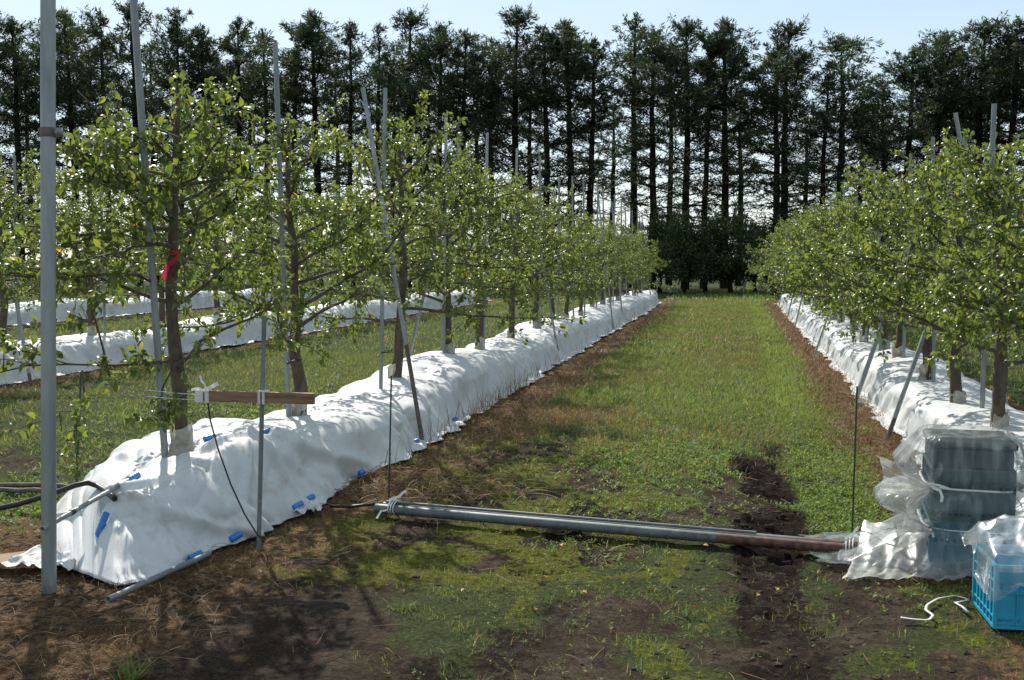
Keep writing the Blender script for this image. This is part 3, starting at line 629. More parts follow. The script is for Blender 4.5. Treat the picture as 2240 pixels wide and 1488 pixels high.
# hero tree: nearest on the left, hand-placed trunk and limbs
YT1 = PX(397, 975, X1)[1]; base1 = np.array([X1, YT1, PX(397, 975, X1)[2]])
def q1(pts, ys=None):
    out = []
    for k, pt in enumerate(pts):
        yy = YT1 + (pt[2] if len(pt) > 2 else 0); out.append(PY(pt[0], pt[1], yy) - base1)
    return np.array(out)
tr1 = q1([(398, 995), (397, 930), (393, 850), (385, 780), (377, 700), (374, 640), (378, 560), (380, 470), (383, 380), (386, 300), (389, 250)])
cus1 = [(q1([(380, 662, 0), (340, 655, -.05), (290, 635, -.12), (230, 612, -.2), (170, 590, -.3), (125, 560, -.35)]), .017),
        (q1([(385, 668, 0), (420, 645, .05), (460, 615, .12), (500, 575, .2), (525, 545, .25)]), .017),
        (q1([(382, 655, 0), (350, 625, -.1), (300, 602, -.25), (230, 600, -.4), (150, 608, -.5), (60, 605, -.55), (-20, 600, -.6)]), .012),
        (q1([(398, 805, 0), (370, 790, -.1), (320, 795, -.25), (250, 800, -.4), (150, 797, -.5), (60, 800, -.55), (0, 815, -.6)]), .012),
        (q1([(408, 790, 0), (440, 745, .1), (490, 720, .15), (560, 692, .2), (600, 665, .25)]), .014),
        (q1([(410, 780, 0), (380, 800, -.15), (355, 850, -.25), (352, 900, -.3), (372, 935, -.35)]), .008),
        (q1([(378, 290, 0), (330, 281, -.1), (270, 290, -.2), (235, 262, -.3), (170, 200, -.4)]), .011),
        (q1([(378, 440, 0), (340, 445, .1), (280, 405, .2), (220, 395, .3), (140, 380, .4)]), .011),
        (q1([(376, 490, 0), (330, 455, -.2), (270, 410, -.35), (215, 375, -.45), (160, 320, -.5)]), .010),
        (q1([(386, 405, 0), (430, 390, -.1), (460, 330, -.15), (490, 290, -.2)]), .009),
        (q1([(386, 470, 0), (440, 455, .1), (490, 370, .2), (500, 300, .25)]), .009),
        (q1([(240, 825, -.45), (225, 760, -.45), (205, 690, -.5), (185, 600, -.5), (165, 530, -.5)]), .007),
        (q1([(180, 810, -.5), (185, 870, -.52), (170, 900, -.55), (130, 900, -.55), (135, 945, -.55)]), .006)]
SID = [0]
def new_tree(name, loc, label, cat, group, tb, lf, guard, gs=0):
    root = empty(name, loc); tag(root, label, cat, group); tree_parts(root, tb, lf, guard, gs); return root
tb, lf, n_ = apple_meshes(101, nb=15, spread=.95, custom=cus1, trunk=tr1, tr=.050, leaf=.082, low=.95, leafn=.72, rise=8, clear=tuple(PY(378, 580, YT1) - base1) + (.15,))
print('hero leaves', n_)
hero = new_tree('apple_tree', tuple(base1), 'nearest apple tree on the left, trunk marked with a pink ribbon', 'apple tree', 'apple trees left of the lane', tb, lf, True, 1)
PR = []
for k in range(5):
    tb, lf, n_ = apple_meshes(200 + k * 7, height=2.5, spread=1.38, nb=23, leafn=.82, low=.50)
    root = empty('apple_tree'); tree_parts(root, tb, lf, True, 30 + k); PR.append([root, False])
for k in range(2):                      # wide low trees of the right row
    tb, lf, n_ = apple_meshes(300 + k * 5, height=2.12, spread=1.42, nb=25, leafn=.86, low=.42)
    root = empty('apple_tree'); tree_parts(root, tb, lf, True, 40 + k); PR.append([root, False])
for k in range(2):                      # coarse ones for the far side rows
    tb, lf, n_ = apple_meshes(400 + k * 5, height=2.5, spread=1.30, nb=20, leafn=.75, res=1, leaf=.10)
    root = empty('apple_tree'); tree_parts(root, tb, lf, False); PR.append([root, False])
def put_tree(kind, loc, rz, label, group, sc=1.0):
    pr = PR[kind]
    if not pr[1]: o = pr[0]; pr[1] = True
    else: o = copy_tree(pr[0])
    o.location = loc; o.rotation_euler = (0, 0, rz); o.scale = (sc, sc, sc)
    return tag(o, label, 'apple tree', group)
G1 = 'apple trees left of the lane'; GRr = 'apple trees right of the lane'
row1 = [PX(655, 925, X1)[1], PX(868, 862, X1)[1], PX(980, 815, X1)[1], PX(1057, 776, X1)[1], PX(1122, 752, X1)[1]]
yy = row1[-1] + 1.9
while yy < 39.5: row1.append(yy + random.uniform(-.15, .15)); yy += 1.85
for i, y_ in enumerate(row1):
    lab = ['apple tree behind the ribboned one, trunk crossed by the plank end', 'third apple tree in the left row, tied to its pole with black twine'][i] if i < 2 else f'{ORD[i + 1]} apple tree from the near end of the left row' if i < len(row1) - 1 else 'last apple tree at the far end of the left row'
    put_tree(i % 5, (X1 + random.uniform(-.05, .05), y_, bedtop(X1, y_, 3, .02)), random.uniform(0, 6.28), lab, G1, random.uniform(.94, 1.04) * (1 - .16 * min(1, max(0, (y_ - 13) / 9))))
rowR = [6.7, 8.35, 9.9]; yy = 11.8
while yy < 40: rowR.append(yy + random.uniform(-.15, .15)); yy += 1.85
for i, y_ in enumerate(rowR):
    lab = ['nearest apple tree on the right, branches reaching in at the photo edge', 'apple tree with dark straight trunk rising behind the crate stack', 'apple tree with crooked trunk just beyond the crate stack'][i] if i < 3 else f'{ORD[i]} apple tree from the near end of the right row' if i < len(rowR) - 1 else 'last apple tree at the far end of the right row'
    xx = [2.25, 1.87, 1.88][i] if i < 3 else 1.95 + random.uniform(-.05, .05)
    put_tree(5 + i % 2, (xx, y_, bedtop(XR, y_, 8, -.03)), random.uniform(0, 6.28), lab, GRr, random.uniform(.95, 1.05) * (1.05 if i > 8 else 1))
yy = 9.0; i = 0
while yy < 40.5:
    put_tree((i % 5), (X2, yy, bedtop(X2, yy, 15, .04)), random.uniform(0, 6.28), f'{ORD[i]} apple tree from the near end of the second row on the left', 'apple trees of the second left row', random.uniform(.95, 1.1)); yy += 2.1; i += 1
yy = 14.0; i = 0
while yy < 43:
    put_tree(7 + i % 2, (X3, yy, .4), random.uniform(0, 6.28), f'{ORD[i]} apple tree from the near end of the third row on the left', 'apple trees of the third left row', random.uniform(.95, 1.1)); yy += 2.3; i += 1
yy = 17.0; i = 0
while yy < 41:
    put_tree(7 + i % 2, (7.6, yy, .1), random.uniform(0, 6.28), f'{ORD[i]} apple tree from the near end of the row beyond the right row', 'apple trees beyond the right row', random.uniform(.95, 1.1)); yy += 2.3; i += 1

# ------------------------------------------------------------ poles
def pole(p0, p1, r, label, group=None, m=None, name='steel_pole', cat='pole', rust=0.0, k=12, hollow=True):
    p0 = np.asarray(p0, float); p1 = np.asarray(p1, float); root = None
    m = m or M_steel
    if rust:
        root = empty(name, tuple(p0)); q = (p1 - p0) * rust
        MB().tube([(0, 0, 0), q], r * .99, k).build('rusty_foot', M_rust2, root)
        MB().tube([q, p1 - p0], r, k, hollow=hollow).build('shaft', m, root)
        return tag(root, label, cat, group)
    o = MB().tube([(0, 0, 0), (p1 - p0) * .5, p1 - p0], r, k, hollow=hollow).build(name, m, loc=tuple(p0))
    return tag(o, label, cat, group)
GP1 = 'poles along the left row'; GPR = 'poles along the right row'; GS1 = 'slanting struts of the left row'; GSR = 'slanting struts of the right row'
b0 = PZ(106, 1292); b0[2] = -.1
root = empty('steel_pole', (b0[0], b0[1], 0)); tag(root, 'thick galvanised steel pole nearest the camera at far left', 'pole', GP1)
tp_ = PX(105, -80, b0[0]) - np.array([b0[0], b0[1], 0])
MB().tube([(0, 0, -.1), tp_ * .5, tp_], .0345, 20, hollow=True).build('shaft', M_steel, root)
zc = PX(106, 290, b0[0])[2]
fc = tp_ * zc / tp_[2]
cl = MB().tube([fc - [0, 0, .022], fc + [0, 0, .022]], .038, 20).build('clamp', M_rust2, root)
MB().box((fc[0] + .035, fc[1] - .012, zc - .02), (fc[0] + .072, fc[1] + .012, zc + .02)).tube([fc + [.055, -.02, 0], fc + [.055, .02, 0]], .007, 8).build('bolt', M_steel, cl)
pp = [((362, 985), (288, -60), X1 - .06, 'slightly leaning steel pole tied beside the ribboned apple tree', .021),
      ((632, 918), (602, 94), X1 - .05, 'pale steel pole beside the second tree of the left row', .019),
      ((832, 872), (843, 193), X1 + .05, 'steel pole left of the third tree, twine around it', .019),
      ((970, 822), (976, 249), X1 - .02, 'steel pole with plain cut top beside the fourth left tree', .019),
      ((1057, 778), (1066, 291), X1, 'steel pole in front of the fifth tree of the left row', .019),
      ((1122, 752), (1131, 325), X1, 'steel pole in front of the sixth tree of the left row', .019)]
for (a, b_, xx, lab, rr) in pp:
    pole(PX(*a, xx) - np.array([0, 0, .12]), PX(*b_, xx - (.0 if a[0] > 400 else .05)), rr, lab, GP1)
for i, y_ in enumerate(row1[5:]):
    pole((X1 + .12, y_ - .1, .2), (X1 + .12 + random.uniform(-.08, .08), y_ - .1 + random.uniform(-.15, .15), random.uniform(3.05, 3.3)), .018, f'steel pole beside the {ORD[i + 6]} tree of the left row', GP1, k=8)
def strut(a, b_, za, plane, rr, lab, grp, rust=0.0):
    A = PZ(a[0], a[1], 0); B = PY(b_[0], b_[1], A[1] + plane); A[2] = -.06
    pole(A, B, rr, lab, grp, rust=rust)
strut((927, 968), (794, 193), 0, .55, .020, 'strut with rusty foot slanting up from the lane edge of left cover', GS1, .28)
strut((1225, 787), (1160, 420), 0, .4, .018, 'strut leaning on left cover, second from the camera', GS1, .1)
strut((1343, 724), (1305, 400), 0, .4, .018, 'strut leaning on left cover, third from the camera', GS1)
strut((1363, 706), (1338, 440), 0, .4, .018, 'strut leaning on left cover, fourth from the camera', GS1)
strut((1427, 668), (1398, 470), 0, .4, .018, 'strut at the far end of the left cover', GS1)
A = PZ(868, 880, 0); A = np.array([-4.05, PX(878, 850, -4.05)[1], -.05]); pole(A, PY(1010, 288, A[1] - .2), .019, 'strut slanting away behind the left cover toward the fourth tree', GS1)
A = np.array([-4.05, PX(1030, 768, -4.05)[1], -.05]); pole(A, PY(1100, 400, A[1] - .2), .018, 'strut behind the left cover near the fifth tree', GS1)
A = PX(2146, 945, 1.98); pole(A, PX(2175, 227, 1.98), .020, 'steel pole beside dark trunk behind the crate stack', GPR)
A = PX(2085, 900, 1.9); pole(A, PX(2112, 290, 1.9), .018, 'steel pole rising from the right canopy left of the crossed struts', GPR)
for i, y_ in enumerate(rowR[3:]):
    pole((1.95 + random.uniform(-.05, .05), y_ - .12, .2), (1.95 + random.uniform(-.1, .1), y_ - .12 + random.uniform(-.15, .15), random.uniform(2.7, 2.95)), .018, f'steel pole beside the {ORD[i + 3]} tree of the right row', GPR, k=8)
strut((1937, 958), (2178, 290), 0, 0.9, .020, 'strut slanting right from the lane edge of the right cover', GSR, .08)
strut((1868, 876), (2010, 480), 0, .5, .026, 'pale strut slanting up right, second along the right cover', GSR)
strut((1780, 775), (1870, 520), 0, .5, .018, 'strut slanting from the right cover, third from the camera', GSR)
strut((1738, 715), (1790, 500), 0, .5, .018, 'strut slanting from the right cover, fourth from the camera', GSR)
strut((1722, 693), (1770, 500), 0, .5, .018, 'strut slanting from the right cover, fifth from the camera', GSR)
strut((1702, 676), (1735, 520), 0, .5, .018, 'strut at the far end of the right cover', GSR)
A = np.array([2.75, PX(2210, 760, 2.75)[1], 0]); pole(A, PY(2090, 247, A[1]), .021, 'strut crossing leftward above the right canopy', GSR)
for i in range(14):
    y_ = 9 + 2.1 * i + .2
    pole((X2 + .1, y_, .2), (X2 + .1 + random.uniform(-.12, .12), y_ + random.uniform(-.2, .2), random.uniform(3.0, 3.3)), .02, f'{ORD[i]} steel pole from the near end of the second left row', 'poles of the second left row', k=8)
A = PZ(68, 836); pole(A - [0, 0, .05], PY(28, 620, A[1] + .3), .022, 'short strut leaning against the second left cover at photo edge', 'struts of the second left row', rust=.12)
for i in range(11):
    y_ = 14 + 2.3 * i + .2
    pole((X3 + .1, y_, .2), (X3 + .1, y_ + random.uniform(-.2, .2), random.uniform(3.0, 3.3)), .022, f'{ORD[i]} steel pole from the near end of the third left row', 'poles of the third left row', k=6)
for i, (a, b_) in enumerate([((1619, 641), (1627, 614)), ((1624, 642), (1632, 615))]):
    A = PZ(*a); pole(A, PY(*b_, A[1]), .05, ['left', 'right'][i] + ' pale post of the leaning pair under the dark trees', 'pale posts under the dark trees', k=8)
# thin stakes
GK = 'thin stakes around the beds'
A = PZ(565, 1197); pole(A - [0, 0, .05], PY(578, 690, A[1] + .02), .0125, 'grey conduit stake carrying the short plank before the left cover', GK, M_dull, 'stake', 'stake')
def gstake(a, b_, lab, r=.0055):
    A = PZ(*a); o = pole(A - [0, 0, .05], PY(*b_, A[1]), r, lab, GK, M_green, 'garden_stake', 'stake', k=6, hollow=False)
gstake((850, 1106), (856, 822), 'dark green stake at left end of the pipe bundle')
gstake((1863, 1196), (1875, 845), 'dark green stake at right end of the pipe bundle')
A = PZ(168, 1036); pole(A, PY(178, 812, A[1]), .008, 'green stake behind the near end of the left cover', GK, M_green, 'garden_stake', 'stake', k=6, hollow=False)
# wires
def wire(pts, r, lab, m=None, name='wire', cat='wire', grp=None, k=5):
    o = MB().tube(pts, r, k).build(name, m or M_wire); return tag(o, lab, cat, grp)
wpts = [(b0[0] + fc[0] + .05, b0[1] + fc[1], zc), (X1 + .02, YT1, zc - .02)] + [(X1 + .03, y_, zc + .02 * math.sin(i * 2)) for i, y_ in enumerate(row1)]
wire(wpts, .0016, 'thin trellis wire from the thick left pole along the left row', grp='trellis wires')
wire([(1.95, 6.0, 2.1), (1.97, 8.4, 2.12), (1.96, 20, 2.12), (1.95, 39, 2.12)], .0016, 'thin trellis wire along the right row', grp='trellis wires')
# plank on the stake, tape, cords
sA = PZ(565, 1197); ypl = sA[1] - .025
a = PY(432, 868, ypl); b_ = PY(687, 870, ypl)
root = empty('plank', tuple((a + b_) / 2)); tag(root, 'short brown wooden plank lashed level to the conduit stake', 'plank')
hl = np.linalg.norm(b_ - a) / 2
MB().box((-hl, -.014, -.030), (hl, .014, .030)).build('board', M_wood, root, smooth=False)
tp = MB()
for x0, x1 in ((-hl - .004, -hl + .040), (-hl + .052, -hl + .075), (-.0, 0)):
    if x1 > x0: tp.box((x0, -.018, -.034), (x1, .018, .034))
sx = PY(574, 868, ypl)[0] - (a[0] + b_[0]) / 2
tp.build('tape_wrap', M_tie, root, smooth=False)
lash = MB(); lash.box((sx - .020, -.019, -.036), (sx - .006, .05, .037)).box((sx + .006, -.019, -.036), (sx + .020, .05, .037))
lash.tube(wob((sx - .02, -.02, .036), (sx + .055, -.03, .040), 6, .003, 3), .003, 5).build('lashing', M_tie, root, smooth=False)
bow = MB()
def ribbon(mb, pts, wdt, nrm=(0, 1, 0), tw=0.0):
    P = np.asarray(pts, float); n = len(P); T = np.gradient(P, axis=0); T /= np.linalg.norm(T, axis=1)[:, None] + 1e-9
    nr = np.asarray(nrm, float); Sd = np.cross(T, nr); Sd /= np.linalg.norm(Sd, axis=1)[:, None] + 1e-9
    Nv = np.cross(Sd, T); an = np.linspace(0, tw, n)[:, None]; Sd = Sd * np.cos(an) + Nv * np.sin(an)
    wv = np.broadcast_to(np.asarray(wdt, float), (n,))[:, None] / 2
    mb.grid(np.stack([P - Sd * wv, P + Sd * wv], 1)); return mb
ribbon(bow, [(-hl + .06, -.02, .03), (-hl + .062, -.025, .06), (-hl + .04, -.03, .09), (-hl + .035, -.03, .115)], .013)
ribbon(bow, [(-hl + .06, -.02, .03), (-hl + .10, -.03, .055), (-hl + .14, -.03, .075)], .022)
ribbon(bow, [(-hl + .06, -.02, .03), (-hl + .02, -.03, .045), (-hl - .02, -.03, .035)], .014)
bow.build('bow', M_tie, root)
for k_, (dz) in enumerate((.012, -.018)):
    A = np.array([-hl + (a[0] + b_[0]) / 2, ypl, a[2] + dz]); B = PY(320, 853 + k_ * 14, ypl + .2)
    wire([A, (A + B) / 2 - [0, 0, .004], B], .0022, ['upper', 'lower'][k_] + ' white string running left from the plank end', M_tie, 'string', 'string', 'white strings at the plank')
A = PY(455, 882, ypl - .02); mids = [PY(460, 920, ypl - .02), PY(478, 985, ypl - .03), PY(505, 1060, ypl - .04), PY(535, 1125, ypl - .05), PY(562, 1168, ypl - .05), PY(580, 1186, ypl - .04)]
wire([A] + mids, .0045, 'thin black cable hanging from the plank to the stake foot', M_black, 'cable', 'cable', k=6)
# twine round trees and poles
for (px, py, w_) in ((848, 770, .13), (643, 792, .10)):
    P0 = PX(px, py, X1 + .09); tw = MB(); th = np.linspace(0, 4 * math.pi, 34)
    tw.tube(np.stack([w_ * 1.0 * np.cos(th) * .35 + .0, w_ * 1.1 * np.sin(th), .008 * np.sin(th * 1.7)], -1) + 0, .0035, 5)
    tag(tw.build('twine', M_black, loc=tuple(P0)), 'black twine loop binding ' + ('third' if px > 700 else 'second') + ' left tree to its pole', 'twine', 'black twine loops')
# pink ribbon on the hero trunk
pr = MB(); yt = YT1 - .04
pts = [PY(x_, y__, yt - .02) for x_, y__ in ((372, 548), (385, 552), (398, 550), (392, 562), (378, 578), (366, 592), (358, 608))]
ribbon(pr, [PY(x_, y__, yt - .012 * k_) for k_, (x_, y__) in enumerate(((371, 552), (384, 553), (397, 551)))], .030, (0, 1, 0))
ribbon(pr, [PY(x_, y__, yt - .035) for x_, y__ in ((397, 552), (388, 564), (374, 576), (366, 578))], .026, (0, 1, 0), .4)
ribbon(pr, [PY(x_, y__, yt - .03) for x_, y__ in ((370, 574), (364, 590), (357, 609))], .030, (.3, 1, 0), .5)
th = np.linspace(0, 2 * math.pi, 20); cc = PY(382, 552, YT1)
ribbon(pr, np.stack([cc[0] + .045 * np.cos(th), cc[1] + .045 * np.sin(th), np.full(20, cc[2])], -1), .028, (0, 0, 1), 0)
tag(pr.build('marker_ribbon', M_pink), 'pink marker ribbon knotted round the nearest left trunk', 'ribbon')

# ------------------------------------------------------------ pipes, hoses, clips at the near end of the left cover
def clip(c0, d, L_, r, lab):
    d = np.asarray(d, float); d /= np.linalg.norm(d); c0 = np.asarray(c0, float)
    n = 9; tt = np.linspace(-.5, .5, 2 * n)
    rr = r * (1 + .09 * (np.arange(2 * n) % 4 < 2)); rr[0] *= .7; rr[-1] *= .7
    L_ *= .85; rr = rr * .85; o = MB().tube([d * L_ * t_ for t_ in tt], rr, 12).build('cover_clip', M_blue, loc=tuple(c0)); tag(o, lab, 'clip', 'blue clips on the left cover')
p_al0 = PX(92, 1158, X1 + .02); 
A = PY(92, 1158, b0[1] - .055); B = hit(298, 1046)[0] if hit(298, 1046) else PX(300, 1044, X1 + .22)
pole(A, B, .0125, 'thin galvanised pipe running from the thick pole onto the cover', 'pipes at the cover end', M_steel, 'steel_pipe', 'pipe')
Mx = A + (B - A) * .27; MB_ = MB().tube([(0, 0, 0), (B - A) * .03], .016, 12).build('pipe_joint', M_black, loc=tuple(Mx)); tag(MB_, 'small black joint ring on the thin pipe by the thick pole', 'joint')
clip(B - (B - A) * .03, B - A, .13, .024, 'blue clip where the thin pipe meets the cover top')
A = PZ(236, 1312, .03); B = PZ(412, 1232, .03)
pole(A, B + (B - A) * .3, .0155, 'grey ground pipe sticking out from under the cover hem', 'pipes at the cover end', M_dull, 'ground_pipe', 'pipe')
hq = [hit(215, 1066), hit(238, 1078), hit(255, 1092)]; hq = [h_[0] for h_ in hq if h_]
yh = hq[0][1] if hq else 5.9
hp = [PY(-30, 1118, yh - .25), PY(40, 1103, yh - .2), PY(110, 1082, yh - .12), PY(165, 1062, yh - .06), PY(192, 1056, yh - .02)] + hq
wire(hp, .016, 'black hose arching over the cover end toward photo left', M_black, 'hose', 'hose', k=10)
def on_px(px, py, xx, yy=None): return PX(px, py, xx)
for (px, py, x_, dx, dz, L_, lab) in [(226, 1152, None, (.25, .35, 1), 0, .17, 'upright blue clip on the front face of the left cover'),
                                       (425, 1219, X1 + .64, (.4, 1, .15), 0, .10, 'blue clip at the hem above the ground pipe'),
                                       (512, 1174, X1 + .66, (.3, 1, .2), 0, .10, 'blue clip at the hem left of the conduit stake foot'),
                                       (648, 1108, X1 + .68, (.3, 1, .2), 0, .10, 'blue clip on the hem right of the conduit stake'),
                                       (676, 1093, X1 + .66, (.3, 1, .2), 0, .08, 'small blue clip just behind the loose hem flap'),
                                       (787, 1035, X1 + .68, (.2, 1, .1), 0, .08, 'blue clip at the hem before the first lane strut'),
                                       (910, 968, X1 + .68, (.2, 1, .1), 0, .07, 'blue clip at the foot of the rusty-footed strut'),
                                       (995, 920, X1 + .68, (.2, 1, .1), 0, .07, 'farthest blue clip along the left cover hem'),
                                       (460, 962, X1 + .12, (.5, 1, .1), 0, .10, 'blue clip on the cover top right of the nearest trunk'),
                                       (582, 948, X1 + .15, (.5, 1, .1), 0, .07, 'blue clip on the cover top behind the conduit stake')]:
    h_ = None
    for k_ in (0, 6, 12, 20, 30): h_ = h_ or hit(px - k_ * .6, py - k_)
    P0 = h_[0] if h_ else PZ(px, py, .05)
    clip(P0, dx, L_, .021, lab)
# loose sheets on the ground at the near end
def rag(name, corners, z0, amp, seed, m, label, cat, res=40, edge=.12):
    cs = [np.array(c_) for c_ in corners]; u = np.linspace(0, 1, res); U_, V_ = np.meshgrid(u, u, indexing='ij')
    P = (cs[0][None, None] * (1 - U_)[..., None] * (1 - V_)[..., None] + cs[1] * U_[..., None] * (1 - V_)[..., None] + cs[2] * (U_ * V_)[..., None] + cs[3] * ((1 - U_) * V_)[..., None])
    rr = 1 - np.abs(2 * vn(U_ * 5 + V_ * 3, V_ * 4 - U_ * 2, seed) - 1)
    P[..., 2] += z0 + amp * rr ** 2 + amp * .5 * fbm(U_ * 9, V_ * 9, seed + 2)
    e = (fbm(U_ * 5, V_ * 5, seed + 4) - .5) * edge
    P[..., 0] += e * ((U_ < .02) | (U_ > .98)); P[..., 1] += e * ((V_ < .02) | (V_ > .98))
    mb = MB(); mb.grid(P); o = mb.build(name, m); return tag(o, label, cat)
rag('loose_sheet', [PZ(0, 1250), PZ(165, 1258), PZ(200, 1175), PZ(110, 1205)], .02, .035, 5, M_cover, 'crumpled white sheet flap on the ground behind the thick pole', 'sheet')
rag('cover_flap', [PZ(640, 1140), PZ(700, 1128), PZ(722, 1096), PZ(660, 1098)], .015, .04, 9, M_cover, 'loose white flap curling off the left cover hem', 'sheet', edge=.05)
bc = MB(); c_ = PZ(30, 1232); bc.box((-.13, -.09, .008), (.11, .06, .02)); o = bc.build('cardboard_piece', M_card, smooth=False, loc=tuple(c_ + [0, 0, .02])); o.rotation_euler = (.05, -.06, .5)
tag(o, 'scrap of brown cardboard on the white sheet at photo left', 'cardboard')
for i, (a, b_) in enumerate([((-40, 1062), (165, 1068)), ((-40, 1070), (130, 1076))]):
    A = PZ(*a, .04 - .01 * i); B = PZ(*b_, .04)
    o = MB().tube(wob(A, B, 7, .006, 60 + i), .017, 9).build('wooden_rail', M_rust2); tag(o, ['far', 'near'][i] + ' grey weathered wooden rail lying behind the left cover', 'rail', 'wooden rails on the ground')

# ------------------------------------------------------------ pipe bundle across the lane
A = PZ(822, 1112, .05); B = PZ(1895, 1205, .045); d = (B - A); Ld = np.linalg.norm(d); dn = d / Ld; sd = np.array([-dn[1], dn[0], 0])
gp = 'pipes of the bundle across the lane'
def lying(off, up_, r, f0, f1, rustf, lab, m):
    P = lambda f: A + d * f + sd * off + np.array([0, 0, up_])
    q = P(f0); pts = [P(f) - q for f in np.linspace(f0, f1, 41)]
    mb = MB(); mb.tube(pts, r, 16, hollow=True); mb.t[0] = np.repeat(np.linspace(f0, f1, 41), 16); mb.t[1][:] = f0; mb.t[2][:] = f1
    root = mb.build('scaffold_pipe', m, loc=tuple(q))
    tag(root, lab, 'pipe', gp)
lying(0, 0, .030, 0, .985, .70, 'front thick pipe of the bundle, grey then rusty at right', M_pr1)
lying(.057, .004, .027, .01, 1, .86, 'rear thick pipe of the bundle lying against the front one', M_pr2)
lying(.030, .040, .009, .02, .80, 9, 'thin pipe resting on top of the two thick pipes', M_pr2)
def bands(f, n_, lab):
    root = empty('pipe_tie', tuple(A + d * f)); tie = MB()
    for k in range(n_):
        c_ = sd * .03 + dn * .017 * k + np.array([0, 0, .006]); th = np.linspace(0, 2 * math.pi, 25)
        tie.tube(c_ + sd * (.070 * np.cos(th))[:, None] + np.array([0, 0, 1]) * (.043 * np.sin(th) + .004)[:, None], .004, 5)
    tie.build('band', M_tie, root)
    tl = MB(); ribbon(tl, wob((0, 0, .05), (.07, .10, .10), 7, .012, 5 + n_), .014); ribbon(tl, wob((0, 0, .05), (-.05, -.12, -.03), 8, .012, 6 + n_), .012); tl.build('tail', M_tie, root)
    return tag(root, lab, 'tie', 'white ties on the pipe bundle')
bands(.035, 3, 'white tie wound several times round the left end of the pipe bundle')
bands(.965, 3, 'white knotted tie round the rusty right end of the pipe bundle')
wire([PZ(722, 1108, .02), PZ(770, 1108, .03), PZ(825, 1102, .05)], .010, 'black hose stub between cover hem and pipe bundle', M_black, 'hose', 'hose', k=8)
wire([PZ(1865, 1198, .06), PZ(1910, 1200, .05), PZ(1945, 1215, .02)], .005, 'black cord trailing from the rusty pipe ends', M_black, 'cord', 'cord', k=6)

# ------------------------------------------------------------ crates and film
def crate(root, w_, d_, h_, m, bands_=True, t_=.006):
    hw, hd = w_ / 2, d_ / 2
    body = MB()
    body.box((-hw + .012, -hd + .012, .012), (hw - .012, hd - .012, .02))
    for ax, half, oth in (('x', hw, hd), ('y', hd, hw)):
        for sgn in (-1, 1):
            def bx(u0, u1, z0, z1, o0, o1):
                o0_, o1_ = sorted((sgn * o0, sgn * o1))
                if ax == 'x': body.box((o0_, u0, z0), (o1_, u1, z1))
                else: body.box((u0, o0_, z0), (u1, o1_, z1))
            L_ = oth - .010; o1 = half - .010; o0 = o1 - t_
            bx(-L_, L_, .018, h_ * .10, o0, o1)                          # lower sheet
            nsl = int(2 * L_ / .016)                                      # slot row near the foot
            for k in range(nsl):
                if k % 2 == 0: u = -L_ + k * .016; bx(u, u + .0105, h_ * .10, h_ * .16, o0 + .0005, o1 - .0005)
            bx(-L_, L_, h_ * .16, h_ * .60, o0, o1)
            ns2 = int(2 * L_ / .03)
            for k in range(ns2 + 1):
                u = -L_ + k * .03; bx(u, min(u + .017, L_), h_ * .60, h_ * .68, o0 + .0005, o1 - .0005)
            bx(-L_, L_, h_ * .68, h_ * .985, o0, o1)
            for zz, th_, dp in ((.0, .014, .0), (.16, .008, .002), (.55, .008, .002), (.72, .008, .002), (.955, .045, .0)):
                z0 = h_ * zz; z1 = z0 + (.013 if th_ > .01 else .006)
                bx(-oth + (.001 if ax == 'x' else 0), oth - (.001 if ax == 'x' else 0), z0, z1, o1 + .0008, half - dp)
            nr = 7
            for k in range(nr):
                u = -oth + .012 + (2 * oth - .03) * k / (nr - 1); bx(u, u + .006, .014, h_ * .95, o1 + .0006, half - .0035)
    for sx_ in (-1, 1):
        for sy_ in (-1, 1):
            x0, x1 = sorted((sx_ * (hw - .014), sx_ * (hw + .0005))); y0, y1 = sorted((sy_ * (hd - .014), sy_ * (hd + .0005))); body.box((x0, y0, .002), (x1, y1, h_ - .002))
    o = body.build('crate_body', m, root, smooth=False)
    return o
ST = PZ(2112, 1256); 
stx, sty = 1.20, ST[1] + .20
rz_ = R(-4); gcr = 'stacked crates under film'
r1_ = empty('crate', (stx, sty, 0.0), rz_); crate(r1_, .40, .46, .27, M_shadeblue); tag(r1_, 'blue crate at the bottom of the film-wrapped stack', 'crate', gcr)
r2_ = empty('crate', (stx, sty, .272), rz_); crate(r2_, .40, .46, .27, M_gcrate); tag(r2_, 'dark teal crate in the middle of the film-wrapped stack', 'crate', gcr)
r3_ = empty('storage_box', (stx, sty, .543), rz_); tag(r3_, 'navy box capping the film-wrapped stack', 'box', gcr)
nb_ = MB(); nb_.box((-.19, -.22, 0), (.19, .22, .10)); o = nb_.build('tub', M_navy, r3_, smooth=False)
bv = o.modifiers.new('b', 'BEVEL'); bv.width = .012; bv.segments = 3
nb_ = MB(); nb_.box((-.205, -.235, .101), (.205, .235, .135)); o = nb_.build('lid', M_navy, r3_, smooth=False); bv = o.modifiers.new('b', 'BEVEL'); bv.width = .01; bv.segments = 3
